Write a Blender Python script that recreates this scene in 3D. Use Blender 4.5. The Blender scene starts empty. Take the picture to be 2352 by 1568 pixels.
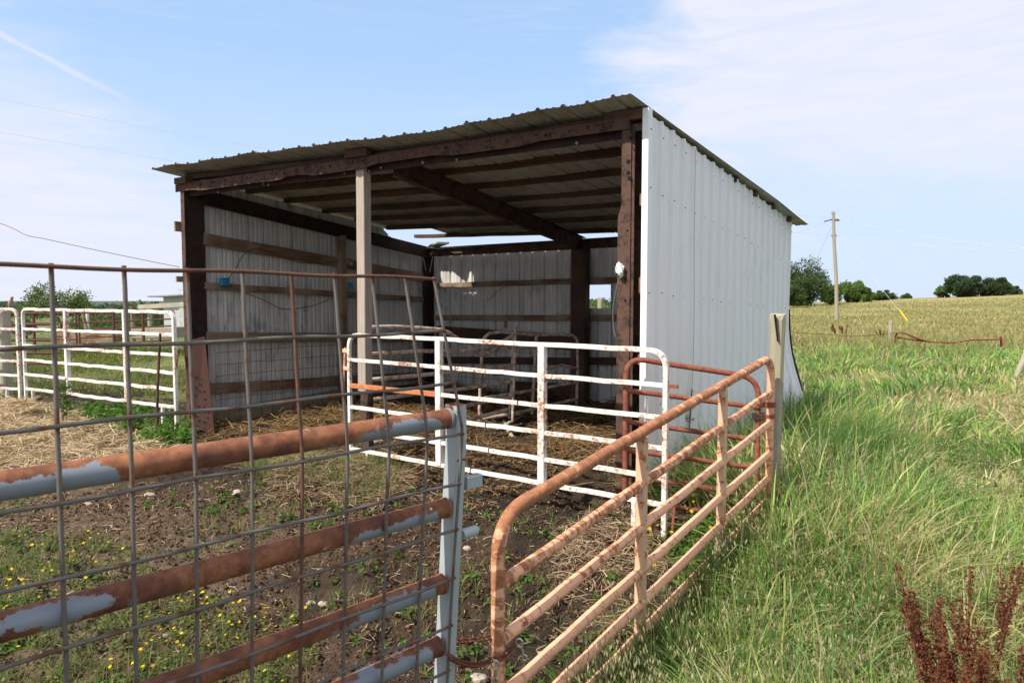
import bpy, math, random
import numpy as np
from math import pi, radians, sin, cos
from mathutils import Vector
random.seed(7); RS = np.random.RandomState(11)
SC = bpy.context.scene; COL = SC.collection

# ------------------------------------------------------------------ camera, world, sun, exposure
H = 1.65; F = 1568.0; PIT = math.atan(92/1568.)
cam = bpy.data.cameras.new('camera'); camo = bpy.data.objects.new('camera', cam); COL.objects.link(camo)
camo.location = (0, 0, H); camo.rotation_euler = (pi/2-PIT, 0, 0)
cam.sensor_width = 36; cam.lens = 36*F/2352.; cam.clip_start = .05; cam.clip_end = 6000
cam.dof.use_dof = True; cam.dof.focus_distance = 6.0; cam.dof.aperture_fstop = 7.0
SC.camera = camo
SUN_EL = radians(47); SUN_H = (-.78, -.626)
W = bpy.data.worlds.new('World'); SC.world = W; W.use_nodes = True
SC.view_settings.view_transform = 'Standard'; SC.view_settings.look = 'None'
SC.view_settings.exposure = 1.20; SC.view_settings.gamma = 1
ln = bpy.data.lights.new('sun', 'SUN'); ln.energy = 2.85; ln.angle = radians(1.0); ln.color = (1, .93, .82)
lo = bpy.data.objects.new('sun', ln); COL.objects.link(lo)
sd = Vector((SUN_H[0]*cos(SUN_EL), SUN_H[1]*cos(SUN_EL), sin(SUN_EL)))
lo.rotation_euler = sd.to_track_quat('Z', 'Y').to_euler(); lo.location = (-8, -8, 12)

FW = np.array([0, cos(PIT), -sin(PIT)]); UP = np.array([0, sin(PIT), cos(PIT)])
def ray(x, y): return FW+np.array([1, 0, 0])*(x-1176)/F+UP*(784-y)/F
def at(x, y, Y): v = ray(x, y); return np.array([0, 0, H])+v*Y/v[1]
def gr(x, y, z=0): v = ray(x, y); return np.array([0, 0, H])+v*(z-H)/v[2]

# ------------------------------------------------------------------ node helpers
class NT:
    def __init__(s, tree): s.t = tree; s.n = tree.nodes; s.l = tree.links
    def new(s, ty, ins=None, **kw):
        n = s.n.new(ty)
        for k, v in kw.items(): setattr(n, k, v)
        for k, v in (ins or {}).items(): s.set(n.inputs[k], v)
        return n
    def set(s, sock, v):
        if isinstance(v, bpy.types.NodeSocket): s.l.new(v, sock)
        else:
            if isinstance(v, tuple) and len(v) == 3 and sock.type == 'RGBA': v = v+(1,)
            sock.default_value = v
    def math(s, op, a, b=0.0, c=0.0, clamp=False):
        n = s.new('ShaderNodeMath', {0: a, 1: b, 2: c}, operation=op); n.use_clamp = clamp; return n.outputs[0]
    def noise(s, vec, scale, detail=4, rough=.55, dist=0.0):
        n = s.new('ShaderNodeTexNoise', {'Scale': scale, 'Detail': detail, 'Roughness': rough, 'Distortion': dist})
        if vec is not None: s.l.new(vec, n.inputs['Vector'])
        return n.outputs[0]
    def ramp(s, v, lo, hi, a=0.0, b=1.0):
        n = s.new('ShaderNodeMapRange', {0: v, 1: lo, 2: hi, 3: a, 4: b}); n.clamp = True; return n.outputs[0]
    def mix(s, f, a, b):
        n = s.new('ShaderNodeMix', data_type='RGBA'); s.set(n.inputs[0], f); s.set(n.inputs[6], a); s.set(n.inputs[7], b); return n.outputs[2]
    def mapping(s, vec, scale=(1, 1, 1), rot=(0, 0, 0)):
        n = s.new('ShaderNodeMapping', {'Vector': vec, 'Scale': scale, 'Rotation': rot}); return n.outputs[0]
    def attr(s, name): return s.new('ShaderNodeAttribute', attribute_name=name)
def material(name, fn, rough=.8, metal=0.0):
    m = bpy.data.materials.new(name); m.use_nodes = True; t = NT(m.node_tree)
    b = t.n['Principled BSDF']; b.inputs['Roughness'].default_value = rough; b.inputs['Metallic'].default_value = metal
    b.inputs['Specular IOR Level'].default_value = .3
    pos = t.new('ShaderNodeNewGeometry').outputs['Position']
    fn(t, b, pos); return m
def bump(t, b, h, st=.3, d=.01):
    n = t.new('ShaderNodeBump', {'Height': h, 'Strength': st, 'Distance': d}); t.l.new(n.outputs[0], b.inputs['Normal'])

# world: Nishita sky with thin high cloud laid over it by direction
def world():
    t = NT(W.node_tree); bg = t.n['Background']
    sky = t.new('ShaderNodeTexSky'); sky.sky_type = 'NISHITA'; sky.sun_disc = False
    sky.sun_elevation = SUN_EL; sky.sun_rotation = math.atan2(SUN_H[0], SUN_H[1])
    sky.air_density = 1.0; sky.dust_density = 1.4; sky.ozone_density = 1.4
    g = t.new('ShaderNodeTexCoord').outputs['Generated']
    sx = t.new('ShaderNodeSeparateXYZ', {0: g}); x, y, z = sx.outputs
    az = t.math('ARCTAN2', x, y); el = t.math('ARCSINE', z)
    v = t.new('ShaderNodeCombineXYZ', {0: az, 1: t.math('MULTIPLY', el, 2.6), 2: 0.0}).outputs[0]
    n1 = t.noise(v, 3.2, 8, .6, .6); n2 = t.noise(t.mapping(v, (1.5, 4.5, 1), (0, 0, -.35)), 5.0, 9, .62, .4)
    n3 = t.noise(v, 1.3, 3, .5)
    # broad thin cloud, upper right
    e = t.math('ADD', az, t.math('MULTIPLY', t.math('SUBTRACT', n1, .5), .55))
    e = t.math('ADD', e, t.math('MULTIPLY', el, -.12))
    a = t.ramp(e, .07, .20)
    a = t.math('MULTIPLY', a, t.ramp(t.math('ADD', el, t.math('MULTIPLY', t.math('SUBTRACT', n1, .5), .35)), .07, .22))
    a = t.math('MULTIPLY', a, t.ramp(n2, .22, .60, .66, .97))
    # left low veil
    e2 = t.math('ADD', t.math('MULTIPLY', az, -1.0), t.math('MULTIPLY', t.math('SUBTRACT', n1, .5), .6))
    e2 = t.math('SUBTRACT', e2, t.math('MULTIPLY', el, 1.35))
    b2 = t.math('MULTIPLY', t.ramp(e2, .12, .38), t.ramp(n2, .3, .62, .45, .95))
    c2 = t.math('MULTIPLY', t.ramp(n2, .52, .8), t.ramp(n3, .42, .62, 0, .45))
    m = t.math('MAXIMUM', t.math('MAXIMUM', a, b2), c2)
    # contrail upper left
    def ae(px, py):
        r = ray(px, py); r = r/np.linalg.norm(r); return math.atan2(r[0], r[1]), math.asin(r[2])
    p, q = ae(-60, 45), ae(350, 258); L = math.hypot(q[0]-p[0], q[1]-p[1]); dx, dy = (q[0]-p[0])/L, (q[1]-p[1])/L
    rx = t.math('SUBTRACT', az, p[0]); ry = t.math('SUBTRACT', el, p[1])
    along = t.math('ADD', t.math('MULTIPLY', rx, dx), t.math('MULTIPLY', ry, dy))
    per = t.math('ADD', t.math('MULTIPLY', rx, -dy), t.math('MULTIPLY', ry, dx))
    per = t.math('ADD', per, t.math('MULTIPLY', t.math('SUBTRACT', t.noise(v, 40, 3), .5), .006))
    tr = t.math('MULTIPLY', t.ramp(t.math('ABSOLUTE', per), .001, .006, .6, 0), t.ramp(along, L*.55, L, 1, 0))
    tr = t.math('MULTIPLY', tr, t.ramp(along, -.6, -.3))
    m = t.math('MAXIMUM', m, tr)
    # pale horizon veil
    hz = t.ramp(el, 0.0, .55, .80, .60)
    colA = t.mix(hz, sky.outputs[0], (3.15, 4.65, 6.9)); colA = t.mix(t.ramp(el, 0.0, .33, .85, 0), colA, (4.45, 5.05, 6.15))
    col = t.mix(m, colA, (5.15, 5.25, 5.95))
    t.l.new(col, bg.inputs[0]); bg.inputs[1].default_value = .073
world()

# ------------------------------------------------------------------ materials
def m_rustpaint(name, base, rust1, rust2, thr=.55, soft=.04, scale=14, gs=.5, rough=.7, metal=0.0, dirt=.25, bands=0.0, spots=False, clu=0.0):
    def fn(t, b, pos):
        n = t.noise(pos, scale, 8, .68, .3); n2 = t.noise(pos, scale*4.5, 4, .6); n3 = t.noise(pos, 3.0, 3)
        v = t.math('ADD', t.math('MULTIPLY', n, .72), t.math('MULTIPLY', n2, .28))
        if bands:
            uv = t.new('ShaderNodeUVMap').outputs[0]
            u = t.new('ShaderNodeSeparateXYZ', {0: uv}).outputs
            bv = t.new('ShaderNodeCombineXYZ', {0: t.math('MULTIPLY', u[0], 26.0), 1: t.math('MULTIPLY', u[1], 1.2), 2: t.math('MULTIPLY', n3, 9.0)}).outputs[0]
            bn = t.noise(bv, 1.0, 3, .6, .5)
            v = t.math('ADD', t.math('MULTIPLY', v, 1-bands), t.math('MULTIPLY', bn, bands))
        if clu: v = t.math('ADD', v, t.math('MULTIPLY', t.math('SUBTRACT', t.noise(pos, 2.6, 3, .6), .5), clu))
        g = t.attr('g').outputs['Fac']
        v = t.math('ADD', v, t.math('MULTIPLY', g, gs))
        mk = t.ramp(v, thr-soft, thr+soft)
        rc = t.mix(t.ramp(t.noise(pos, 22, 6, .7), .35, .65), rust1, rust2)
        if spots:
            o2 = t.noise(t.mapping(pos, (1, 1, .45)), 13, 7, .7, .4); rc = t.mix(t.ramp(o2, .56, .70, 0, .9), rc, (.40, .19, .085))
            rc = t.mix(t.ramp(t.noise(pos, 5, 4), .45, .62, 0, .7), rc, (.085, .034, .026))
            w2 = t.noise(t.mapping(pos, (1.3, 1.3, .6)), 17, 4, .55, .3); w3 = t.noise(pos, 3.1, 2)
            rc = t.mix(t.math('MULTIPLY', t.ramp(w2, .70, .725), t.ramp(w3, .44, .55)), rc, (.60, .55, .48))
        dn = t.mix(t.ramp(n3, .4, .7, 0, dirt), base, tuple(.6*c for c in base))
        edge = t.ramp(v, thr-soft*3.5, thr, 0, .45)
        dn = t.mix(edge, dn, tuple(.5*a+.5*r for a, r in zip(base, rust2)))
        t.l.new(t.mix(mk, dn, rc), b.inputs['Base Color'])
        t.l.new(t.math('MULTIPLY_ADD', mk, .9-rough, rough), b.inputs['Roughness'])
        if metal: t.l.new(t.math('MULTIPLY', t.math('SUBTRACT', 1.0, mk), metal), b.inputs['Metallic'])
        bump(t, b, t.math('ADD', mk, t.math('MULTIPLY', n2, .6)), .35, .002)
    return material(name, fn, rough)
R1, R2 = (.085, .030, .018), (.23, .085, .038)
M_galv = m_rustpaint('galvanised_and_rust', (.25, .28, .315), (.155, .055, .033), (.35, .145, .068), thr=.72, soft=.015, scale=10, gs=.62, rough=.5, metal=.15, spots=True)
M_post = m_rustpaint('galvanised_post', (.40, .445, .455), R1, R2, thr=.78, soft=.02, scale=7, gs=.6, rough=.45, metal=.15)
M_wire = m_rustpaint('grey_wire', (.160, .145, .130), (.085, .045, .032), (.17, .080, .05), thr=.58, soft=.05, scale=11, gs=.7, rough=.65, metal=.2)
M_salm = m_rustpaint('salmon_paint_and_rust', (.80, .43, .265), (.24, .090, .050), (.44, .20, .095), thr=.585, soft=.035, scale=16, gs=.42, rough=.6, bands=.62, clu=.25)
M_salmv = m_rustpaint('salmon_upright', (.64, .42, .27), (.20, .075, .035), (.46, .16, .055), thr=.57, soft=.02, scale=20, gs=.40, rough=.55)
M_red = m_rustpaint('red_primer_rust', (.22, .055, .036), (.085, .028, .02), (.33, .13, .075), thr=.5, soft=.05, scale=17, gs=.3, rough=.6)
M_white = m_rustpaint('flaking_white_paint', (.72, .70, .655), (.22, .12, .075), (.48, .24, .12), thr=.575, soft=.03, scale=34, gs=.4, rough=.6, dirt=.35, clu=.5)
M_whiter = m_rustpaint('worn_white_paint', (.66, .62, .54), (.17, .060, .035), (.28, .11, .06), thr=.52, soft=.09, scale=13, gs=.4, rough=.7, dirt=.3)
M_dark = m_rustpaint('dark_red_tube', (.085, .026, .022), (.06, .022, .018), (.14, .05, .032), thr=.5, soft=.08, scale=10, rough=.7)
M_frame = m_rustpaint('rusty_frame_rail', (.105, .052, .036), (.018, .015, .014), (.055, .036, .027), thr=.53, soft=.05, scale=9, gs=.4, rough=.75)
M_frameSh = m_rustpaint('dark_shaded_rusty_frame', (.045, .021, .016), (.012, .010, .010), (.035, .018, .014), thr=.5, soft=.06, scale=7, gs=.4, rough=.8)  # frame rust with the shade on inner webs and beams put into the colour
M_wirer = m_rustpaint('thin_rusty_wire', (.09, .04, .03), (.06, .028, .02), (.14, .06, .04), rough=.8)
def simple(name, col, rough=.8, metal=0.0, var=.25, scale=12, bmp=.2):
    def fn(t, b, pos):
        n = t.noise(pos, scale, 6, .6)
        t.l.new(t.mix(t.ramp(n, .3, .7), tuple(c*(1-var) for c in col), tuple(min(1, c*(1+var)) for c in col)), b.inputs['Base Color'])
        if bmp: bump(t, b, n, bmp, .004)
    return material(name, fn, rough, metal)
M_black = simple('dark_hole', (.006, .005, .005), .9, bmp=0)
M_blue = simple('blue_plastic', (.015, .20, .33), .5)
M_foil = simple('crumpled_foil', (.72, .73, .74), .4, .5, .1, 60, .8)
M_steel = simple('plain_steel', (.6, .6, .58), .3, .9, .1)
M_yel = simple('yellow_plastic', (.75, .52, .03), .6)
M_trough = simple('pale_concrete', (.27, .24, .185), .9)
M_stone = simple('pale_stone', (.36, .31, .25), .9, var=.3, scale=30, bmp=.5)
M_shed = simple('painted_shed', (.52, .53, .52), .8, var=.08)
M_insul = simple('insulator', (.25, .12, .08), .4)
M_chainr = simple('rusty_chain', (.17, .055, .035), .8, .2, .35, 60, .3)
def m_wood(name, c1, c2, scale=(1, 1, 1), rough=.85, stain=None, grain=False):
    def fn(t, b, pos):
        uv = t.new('ShaderNodeUVMap').outputs[0]
        o = t.new('ShaderNodeObjectInfo').outputs['Random']
        s = t.new('ShaderNodeSeparateXYZ', {0: uv}).outputs
        v = t.new('ShaderNodeCombineXYZ', {0: t.math('MULTIPLY', s[0], 1.6), 1: t.math('MULTIPLY', s[1], 46.0), 2: t.math('MULTIPLY', o, 37.0)}).outputs[0]
        n = t.noise(v, 1.0, 7, .65, 1.2); big = t.noise(pos, 2.2, 4, .6); n = t.math('ADD', t.math('MULTIPLY', n, .75), t.math('MULTIPLY', t.noise(t.mapping(pos, (60, 60, 3.5)), 1.0, 5, .7), .25)) if grain else n
        c = t.mix(t.ramp(n, .3, .7), c1, c2)
        if stain: c = t.mix(t.ramp(big, .42, .62, 0, .85), c, stain)
        t.l.new(c, b.inputs['Base Color']); bump(t, b, n, .5, .004)
    return material(name, fn, rough)
M_wpost = m_wood('pale_weathered_timber', (.25, .20, .165), (.47, .40, .345), grain=True)
M_wfence = m_wood('grey_fence_timber', (.22, .195, .145), (.54, .49, .39), stain=(.30, .28, .19), grain=True)
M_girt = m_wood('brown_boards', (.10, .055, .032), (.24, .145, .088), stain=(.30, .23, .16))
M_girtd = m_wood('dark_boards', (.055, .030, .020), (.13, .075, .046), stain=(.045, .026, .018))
M_kick = m_wood('grey_brown_plank', (.17, .125, .085), (.33, .26, .19), stain=(.16, .15, .09))
M_pole = m_wood('utility_pole_timber', (.20, .18, .14), (.38, .35, .28))
def m_sheet(name, base, dirt, streak, amt=.5, rough=.5, metal=.0, moss=None):
    def fn(t, b, pos):
        v = t.mapping(pos, (9, 9, .8)); n = t.noise(v, 1.0, 6, .65); big = t.noise(pos, 1.1, 5, .6)
        sp = t.noise(t.mapping(pos, (5, 5, 2.2)), 1.6, 7, .7)
        c = t.mix(t.ramp(n, .38, .72, 0, amt), base, dirt)
        c = t.mix(t.math('MULTIPLY', t.ramp(sp, .5, .64), t.ramp(big, .42, .6, 0, .75)), c, streak)
        t.l.new(c, b.inputs['Base Color']); bump(t, b, n, .08, .004)
    return material(name, fn, rough, metal)
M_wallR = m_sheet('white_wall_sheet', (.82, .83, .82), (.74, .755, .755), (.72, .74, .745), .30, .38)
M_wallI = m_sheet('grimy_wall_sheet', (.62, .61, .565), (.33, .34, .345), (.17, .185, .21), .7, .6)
M_roof = m_sheet('weathered_roof_sheet', (.40, .395, .38), (.24, .235, .225), (.13, .12, .108), .7, .55, .2)
M_roof_e = M_roof
def m_vcol(name, rough=.7, trans=.35, spec=.25):
    m = bpy.data.materials.new(name); m.use_nodes = True; t = NT(m.node_tree); b = t.n['Principled BSDF']
    a = t.attr('col').outputs['Color']
    t.l.new(a, b.inputs['Base Color']); b.inputs['Roughness'].default_value = rough; b.inputs['Specular IOR Level'].default_value = spec
    if trans:
        tr = t.new('ShaderNodeBsdfTranslucent', {'Color': a}); mx = t.new('ShaderNodeMixShader', {0: trans})
        t.l.new(b.outputs[0], mx.inputs[1]); t.l.new(tr.outputs[0], mx.inputs[2]); t.l.new(mx.outputs[0], t.n['Material Output'].inputs[0])
    return m
M_leaf = m_vcol('foliage', .7, .5); M_straw = m_vcol('straw', .8, .15); M_vc = m_vcol('opaque_tint', .85, 0, .15)
def fn_ground(t, b, pos):
    a = t.attr('col').outputs['Color']; w = t.attr('wet').outputs['Fac']
    n = t.noise(pos, 9, 8, .7); n2 = t.noise(pos, 45, 5, .7); n3 = t.noise(pos, 1.7, 4)
    f = t.math('MULTIPLY', t.ramp(n, .28, .72, .45, 1.5), t.ramp(n2, .3, .7, .6, 1.35))
    c = t.new('ShaderNodeVectorMath', {0: a, 1: (1, 1, 1)}, operation='MULTIPLY')
    cc = t.new('ShaderNodeCombineXYZ', {0: f, 1: f, 2: f}); t.l.new(cc.outputs[0], c.inputs[1])
    t.l.new(c.outputs[0], b.inputs['Base Color'])
    t.l.new(t.math('SUBTRACT', .95, t.math('MULTIPLY', w, .35)), b.inputs['Roughness'])
    bump(t, b, t.math('ADD', n, t.math('MULTIPLY', n2, .7)), 1.0, .05)
M_ground = material('soil_and_turf', fn_ground, .95)
M_bark = m_wood('bark', (.06, .05, .04), (.15, .12, .09))

# ------------------------------------------------------------------ mesh helpers
def nrm(v): v = np.asarray(v, float); return v/max(1e-9, np.linalg.norm(v))
class MB:
    def __init__(s): s.v = []; s.f = []; s.uv = []; s.g = []; s.sm = []
    def add(s, vs, fs, uvs=None, g=None, smooth=False):
        o = len(s.v); s.v += [tuple(map(float, p)) for p in vs]
        s.g += list(g) if g is not None else [0.0]*len(vs)
        for i, f in enumerate(fs):
            s.f.append(tuple(o+k for k in f)); s.sm.append(smooth)
            s.uv += list(uvs[i]) if uvs is not None else [(0, 0)]*len(f)
        return s
    def box(s, c, ax, ay, az, taper=1.0, bev=0.0, jit=0.0):
        """box from centre and three half-extent vectors; uv.x runs along the longest"""
        c = np.asarray(c, float); A = [np.asarray(a, float) for a in (ax, ay, az)]
        L = [np.linalg.norm(a) for a in A]; k = int(np.argmax(L)); o = [i for i in range(3) if i != k]
        if np.dot(np.cross(A[k], A[o[0]]), A[o[1]]) < 0: o = o[::-1]
        n = max(1, int(L[k]*2/.35)) if jit else 1
        b = min(bev, .4*min(L[o[0]], L[o[1]]))
        ring = []
        for (p, q) in ((1, 1), (-1, 1), (-1, -1), (1, -1)):
            if b > 0:
                e0, e1 = b/L[o[0]], b/L[o[1]]
                pts = [(p, q*(1-e1)), (p*(1-e0), q)]
                if p*q < 0: pts = pts[::-1]
                ring += pts
            else: ring.append((p, q))
        m = len(ring); vs = []; gg = []
        for i in range(n+1):
            f = -1+2*i/n; j = [random.uniform(-jit, jit) for _ in range(2)] if jit else (0, 0)
            tp = 1 if f < 0 else 1+(taper-1)*f
            for (p, q) in ring: vs.append(c+A[k]*f+A[o[0]]*p*tp+A[o[1]]*q*tp+nrm(A[o[0]])*j[0]+nrm(A[o[1]])*j[1])
        fs = []; uv = []
        per = [0]
        for i in range(m): per.append(per[-1]+np.linalg.norm(vs[(i+1) % m]-vs[i]))
        for i in range(n):
            u0, u1 = (2*i/n)*L[k], (2*(i+1)/n)*L[k]
            for j in range(m):
                fs.append((i*m+j, i*m+(j+1) % m, (i+1)*m+(j+1) % m, (i+1)*m+j)); uv.append([(u0, per[j]), (u0, per[j+1]), (u1, per[j+1]), (u1, per[j])])
        fs.append(tuple(range(m))[::-1]); uv.append([(r[0]*.1, r[1]*.1) for r in ring])
        fs.append(tuple(n*m+j for j in range(m))); uv.append([(r[0]*.1, r[1]*.1) for r in ring])
        return s.add(vs, fs, uv)
    def beam(s, p0, p1, w, h, up=(0, 0, 1), bev=.004, jit=0.0, taper=1.0):
        p0, p1 = np.asarray(p0, float), np.asarray(p1, float); d = nrm(p1-p0)
        sd_ = nrm(np.cross(d, up)); u2 = nrm(np.cross(sd_, d))
        return s.box((p0+p1)/2, (p1-p0)/2, sd_*w/2, u2*h/2, bev=bev, jit=jit, taper=taper)
    def tube(s, pts, r, seg=10, n0=None, square=False, gfun=None, caps=True):
        P = [np.asarray(p, float) for p in pts]; N = len(P); vs = []; gg = []; rr = r if hasattr(r, '__len__') else [r]*N
        T = [nrm(P[min(i+1, N-1)]-P[max(i-1, 0)]) for i in range(N)]
        n = nrm(n0 if n0 is not None else (np.cross(T[0], (0, 0, 1)) if abs(T[0][2]) < .95 else (1, 0, 0)))
        if square:
            a = []
            for q in range(4):
                th = pi/4+q*pi/2; a += [(cos(th)*1.41-.18*np.sign(cos(th))*(q % 2 == 0)*1, sin(th)*1.41)] if False else []
            b = .82; a = [(1, b), (b, 1), (-b, 1), (-1, b), (-1, -b), (-b, -1), (b, -1), (1, -b)]; a = a[::1]
        else: a = [(cos(2*pi*k/seg), sin(2*pi*k/seg)) for k in range(seg)]
        m = len(a); Ls = [0.0]
        for i in range(1, N): Ls.append(Ls[-1]+np.linalg.norm(P[i]-P[i-1]))
        for i in range(N):
            n = nrm(n-T[i]*np.dot(n, T[i])); b_ = np.cross(T[i], n)
            for k, (p, q) in enumerate(a):
                vs.append(P[i]+(n*p+b_*q)*rr[i]); gg.append(gfun(Ls[i], (n*p+b_*q)[2], Ls) if gfun else 0.0)
        fs = []; uv = []
        for i in range(N-1):
            for k in range(m):
                fs.append((i*m+k, i*m+(k+1) % m, (i+1)*m+(k+1) % m, (i+1)*m+k)); v0, v1 = k/m, (k+1)/m
                uv.append([(Ls[i], v0), (Ls[i], v1), (Ls[i+1], v1), (Ls[i+1], v0)])
        o = len(fs)
        s.add(vs, fs, uv, gg, smooth=not square)
        if caps:
            s.add([vs[k] for k in range(m)], [tuple(range(m))[::-1]], None, gg[:m])
            s.add([vs[(N-1)*m+k] for k in range(m)], [tuple(range(m))], None, gg[-m:])
        return s
    def build(s, name, mat, parent=None, loc=None):
        me = bpy.data.meshes.new(name)
        off = np.array(parent['_o']) if parent is not None and '_o' in parent.keys() else (np.asarray(loc, float) if loc is not None else np.zeros(3))
        me.from_pydata([tuple(np.array(p)-off) for p in s.v], [], s.f)
        ul = me.uv_layers.new(name='UVMap'); ul.data.foreach_set('uv', np.array(s.uv, dtype=np.float32).ravel())
        at_ = me.attributes.new('g', 'FLOAT', 'POINT'); at_.data.foreach_set('value', np.array(s.g, dtype=np.float32))
        me.polygons.foreach_set('use_smooth', s.sm)
        me.materials.append(mat); o = bpy.data.objects.new(name, me); COL.objects.link(o)
        if parent is not None: o.parent = parent; o['_o'] = list(off)
        else: o.location = off
        return o
def tag(o, label=None, cat=None, group=None, kind=None):
    for k, v in (('label', label), ('category', cat), ('group', group), ('kind', kind)):
        if v: o[k] = v
    return o
def thing(name, loc, label, cat, group=None):
    o = bpy.data.objects.new(name, None); COL.objects.link(o); o.location = tuple(map(float, loc)); o['_o'] = [float(c) for c in loc]
    o.empty_display_size = .1
    return tag(o, label, cat, group)
def npmesh(name, V, quads=None, tris=None, col=None, mat=None, extra=None, smooth=False, loc=None, parent=None):
    me = bpy.data.meshes.new(name); V = np.asarray(V, np.float32)
    off = np.zeros(3, np.float32)
    if parent is not None and '_o' in parent.keys(): off = np.array(parent['_o'], np.float32)
    elif loc is not None: off = np.asarray(loc, np.float32)
    V = V-off
    me.vertices.add(len(V)); me.vertices.foreach_set('co', V.ravel())
    loops = []; starts = []; tot = []; c = 0
    if quads is not None and len(quads):
        q = np.asarray(quads, np.int32); loops.append(q.ravel()); starts.append(np.arange(len(q))*4); tot.append(np.full(len(q), 4)); c = len(q)*4
    if tris is not None and len(tris):
        q = np.asarray(tris, np.int32); loops.append(q.ravel()); starts.append(c+np.arange(len(q))*3); tot.append(np.full(len(q), 3))
    loops = np.concatenate(loops); starts = np.concatenate(starts); tot = np.concatenate(tot)
    me.loops.add(len(loops)); me.loops.foreach_set('vertex_index', loops)
    me.polygons.add(len(starts)); me.polygons.foreach_set('loop_start', starts.astype(np.int32)); me.polygons.foreach_set('loop_total', tot.astype(np.int32))
    me.update(calc_edges=True)
    if smooth: me.polygons.foreach_set('use_smooth', np.ones(len(starts), bool))
    if col is not None:
        a = me.attributes.new('col', 'FLOAT_COLOR', 'POINT'); cc = np.ones((len(V), 4), np.float32); cc[:, :3] = col; a.data.foreach_set('color', cc.ravel())
    for k, v in (extra or {}).items():
        a = me.attributes.new(k, 'FLOAT', 'POINT'); a.data.foreach_set('value', np.asarray(v, np.float32))
    if mat: me.materials.append(mat)
    o = bpy.data.objects.new(name, me); COL.objects.link(o)
    if parent is not None: o.parent = parent; o['_o'] = [float(x) for x in off]
    else: o.location = [float(x) for x in off]
    return o

# value noise
def vn(x, y, seed=0):
    xi = np.floor(x).astype(np.int64); yi = np.floor(y).astype(np.int64); fx = x-xi; fy = y-yi
    def h(a, b):
        n = (a*374761393+b*668265263+seed*1442695041) & 0x7fffffff; n = ((n ^ (n >> 13))*1274126177) & 0x7fffffff
        return ((n ^ (n >> 16)) & 0xffff)/65535.
    fx = fx*fx*(3-2*fx); fy = fy*fy*(3-2*fy)
    return (h(xi, yi)*(1-fx)+h(xi+1, yi)*fx)*(1-fy)+(h(xi, yi+1)*(1-fx)+h(xi+1, yi+1)*fx)*fy
def fbm(x, y, sc, oc=4, seed=0):
    r = 0; a = .5; tt = 0
    for i in range(oc): r = r+a*vn(x*sc, y*sc, seed+i*17); tt += a; a *= .5; sc *= 2.03
    return r/tt
def ss(a, b, x): t = np.clip((x-a)/(b-a), 0, 1); return t*t*(3-2*t)

# ------------------------------------------------------------------ shed frame of reference
U = np.array([.8513, -.5247, 0]); D = np.array([.5920, .8060, 0]); Zv = np.array([0, 0, 1.])
FL = np.array([-3.950, 8.332, 0]); WF = 5.778; DP = 4.31
def S(t, s, z): return FL+U*t+D*s+Zv*z
def tpx(px, s):      # t on a line parallel to the front at depth s
    k = (px-1176)/F/ (cos(PIT)); A = FL+D*s
    return (k*A[1]-A[0])/(U[0]-k*U[1])
def spx(px, t):
    k = (px-1176)/F/(cos(PIT)); A = FL+U*t
    return (k*A[1]-A[0])/(D[0]-k*D[1])
def zat(px, py, t, s): return at(px, py, S(t, s, 0)[1])[2]

GA = np.array([-.06, 2.62]); GB = np.array([1.95, 4.99])           # salmon gate line
def side(x, y, A, B): d = nrm(np.array(B)-np.array(A)); return (x-A[0])*d[1]-(y-A[1])*d[0]   # + right of A->B
FRc = S(WF, 0, 0); BRc = S(WF, DP, 0)
def grassw(x, y):
    """signed distance (m), positive in the grass on the right"""
    a = side(x, y, GA, GB); w = side(x, y, FRc[:2], BRc[:2]); r = side(x, y, GB, FRc[:2])   # r>0 beyond red gate
    lower = a
    upper = np.where(r > 0, w, -9)
    back = (x-FL[0])*D[0]+(y-FL[1])*D[1]-DP-.3
    back = np.where(x > -1.5, back, -9)
    return np.maximum(np.maximum(lower, upper), back)
def inshed(x, y):
    det = U[0]*D[1]-U[1]*D[0]; dx = x-FL[0]; dy = y-FL[1]
    t = (dx*D[1]-dy*D[0])/det; s = (U[0]*dy-U[1]*dx)/det
    return t, s
def hgt(x, y, fine=True):
    x = np.asarray(x, float); y = np.asarray(y, float)
    z = -.27*(1-ss(2.5, 5.2, y))
    g = grassw(x, y); gw = ss(-.1, .5, g)*(1-ss(25, 40, y))
    z = z+gw*.03*(fbm(x, y, 1.3, 3, 5)-.3)
    r = x/np.maximum(y, 1)
    zr = ss(28, 170, y)*(1.0+2.6*ss(.3, .85, r))*ss(-.05, .3, r)
    zr = zr-ss(170, 400, y)*9*ss(-.05, .3, r)
    zl = (-3.4*ss(33, 62, y)-3*ss(60, 150, y)+1.5*ss(200, 420, y)+7*ss(450, 1000, y))*(1-ss(-.12, .1, r))
    z = z+zr+zl
    z = z+(fbm(x, y, .09, 3, 9)-.5)*.35*ss(12, 40, y)
    if fine:
        near = 1-ss(14, 22, np.hypot(x, y)); mud = (1-ss(-.15, .25, g))*near
        t, s = inshed(x, y); ins = ss(-.1, .5, s)*(s < DP+.2)*ss(-.15, .1, t)*(1-ss(WF-.1, WF+.1, t))
        z = z+mud*((.09*(fbm(x, y, 3.0, 3, 21)-.5)+.075*np.abs(fbm(x, y, 9, 3, 31)-.5)*1.6+.042*(vn(x*22, y*22, 3)-.5))*(.35+1.1*ss(.38, .6, fbm(x, y, 1.1, 4, 41)))+.018*(vn(x*55, y*55, 4)-.5))
        z = z+ins*(.10*fbm(x, y, 1.6, 3, 77)+.10*ss(1.8, 4, s))
        hump = np.exp(-(((x+1.9)/.75)**2+((y-6.1)/.5)**2)); z = z+.14*hump
    return z

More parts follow.
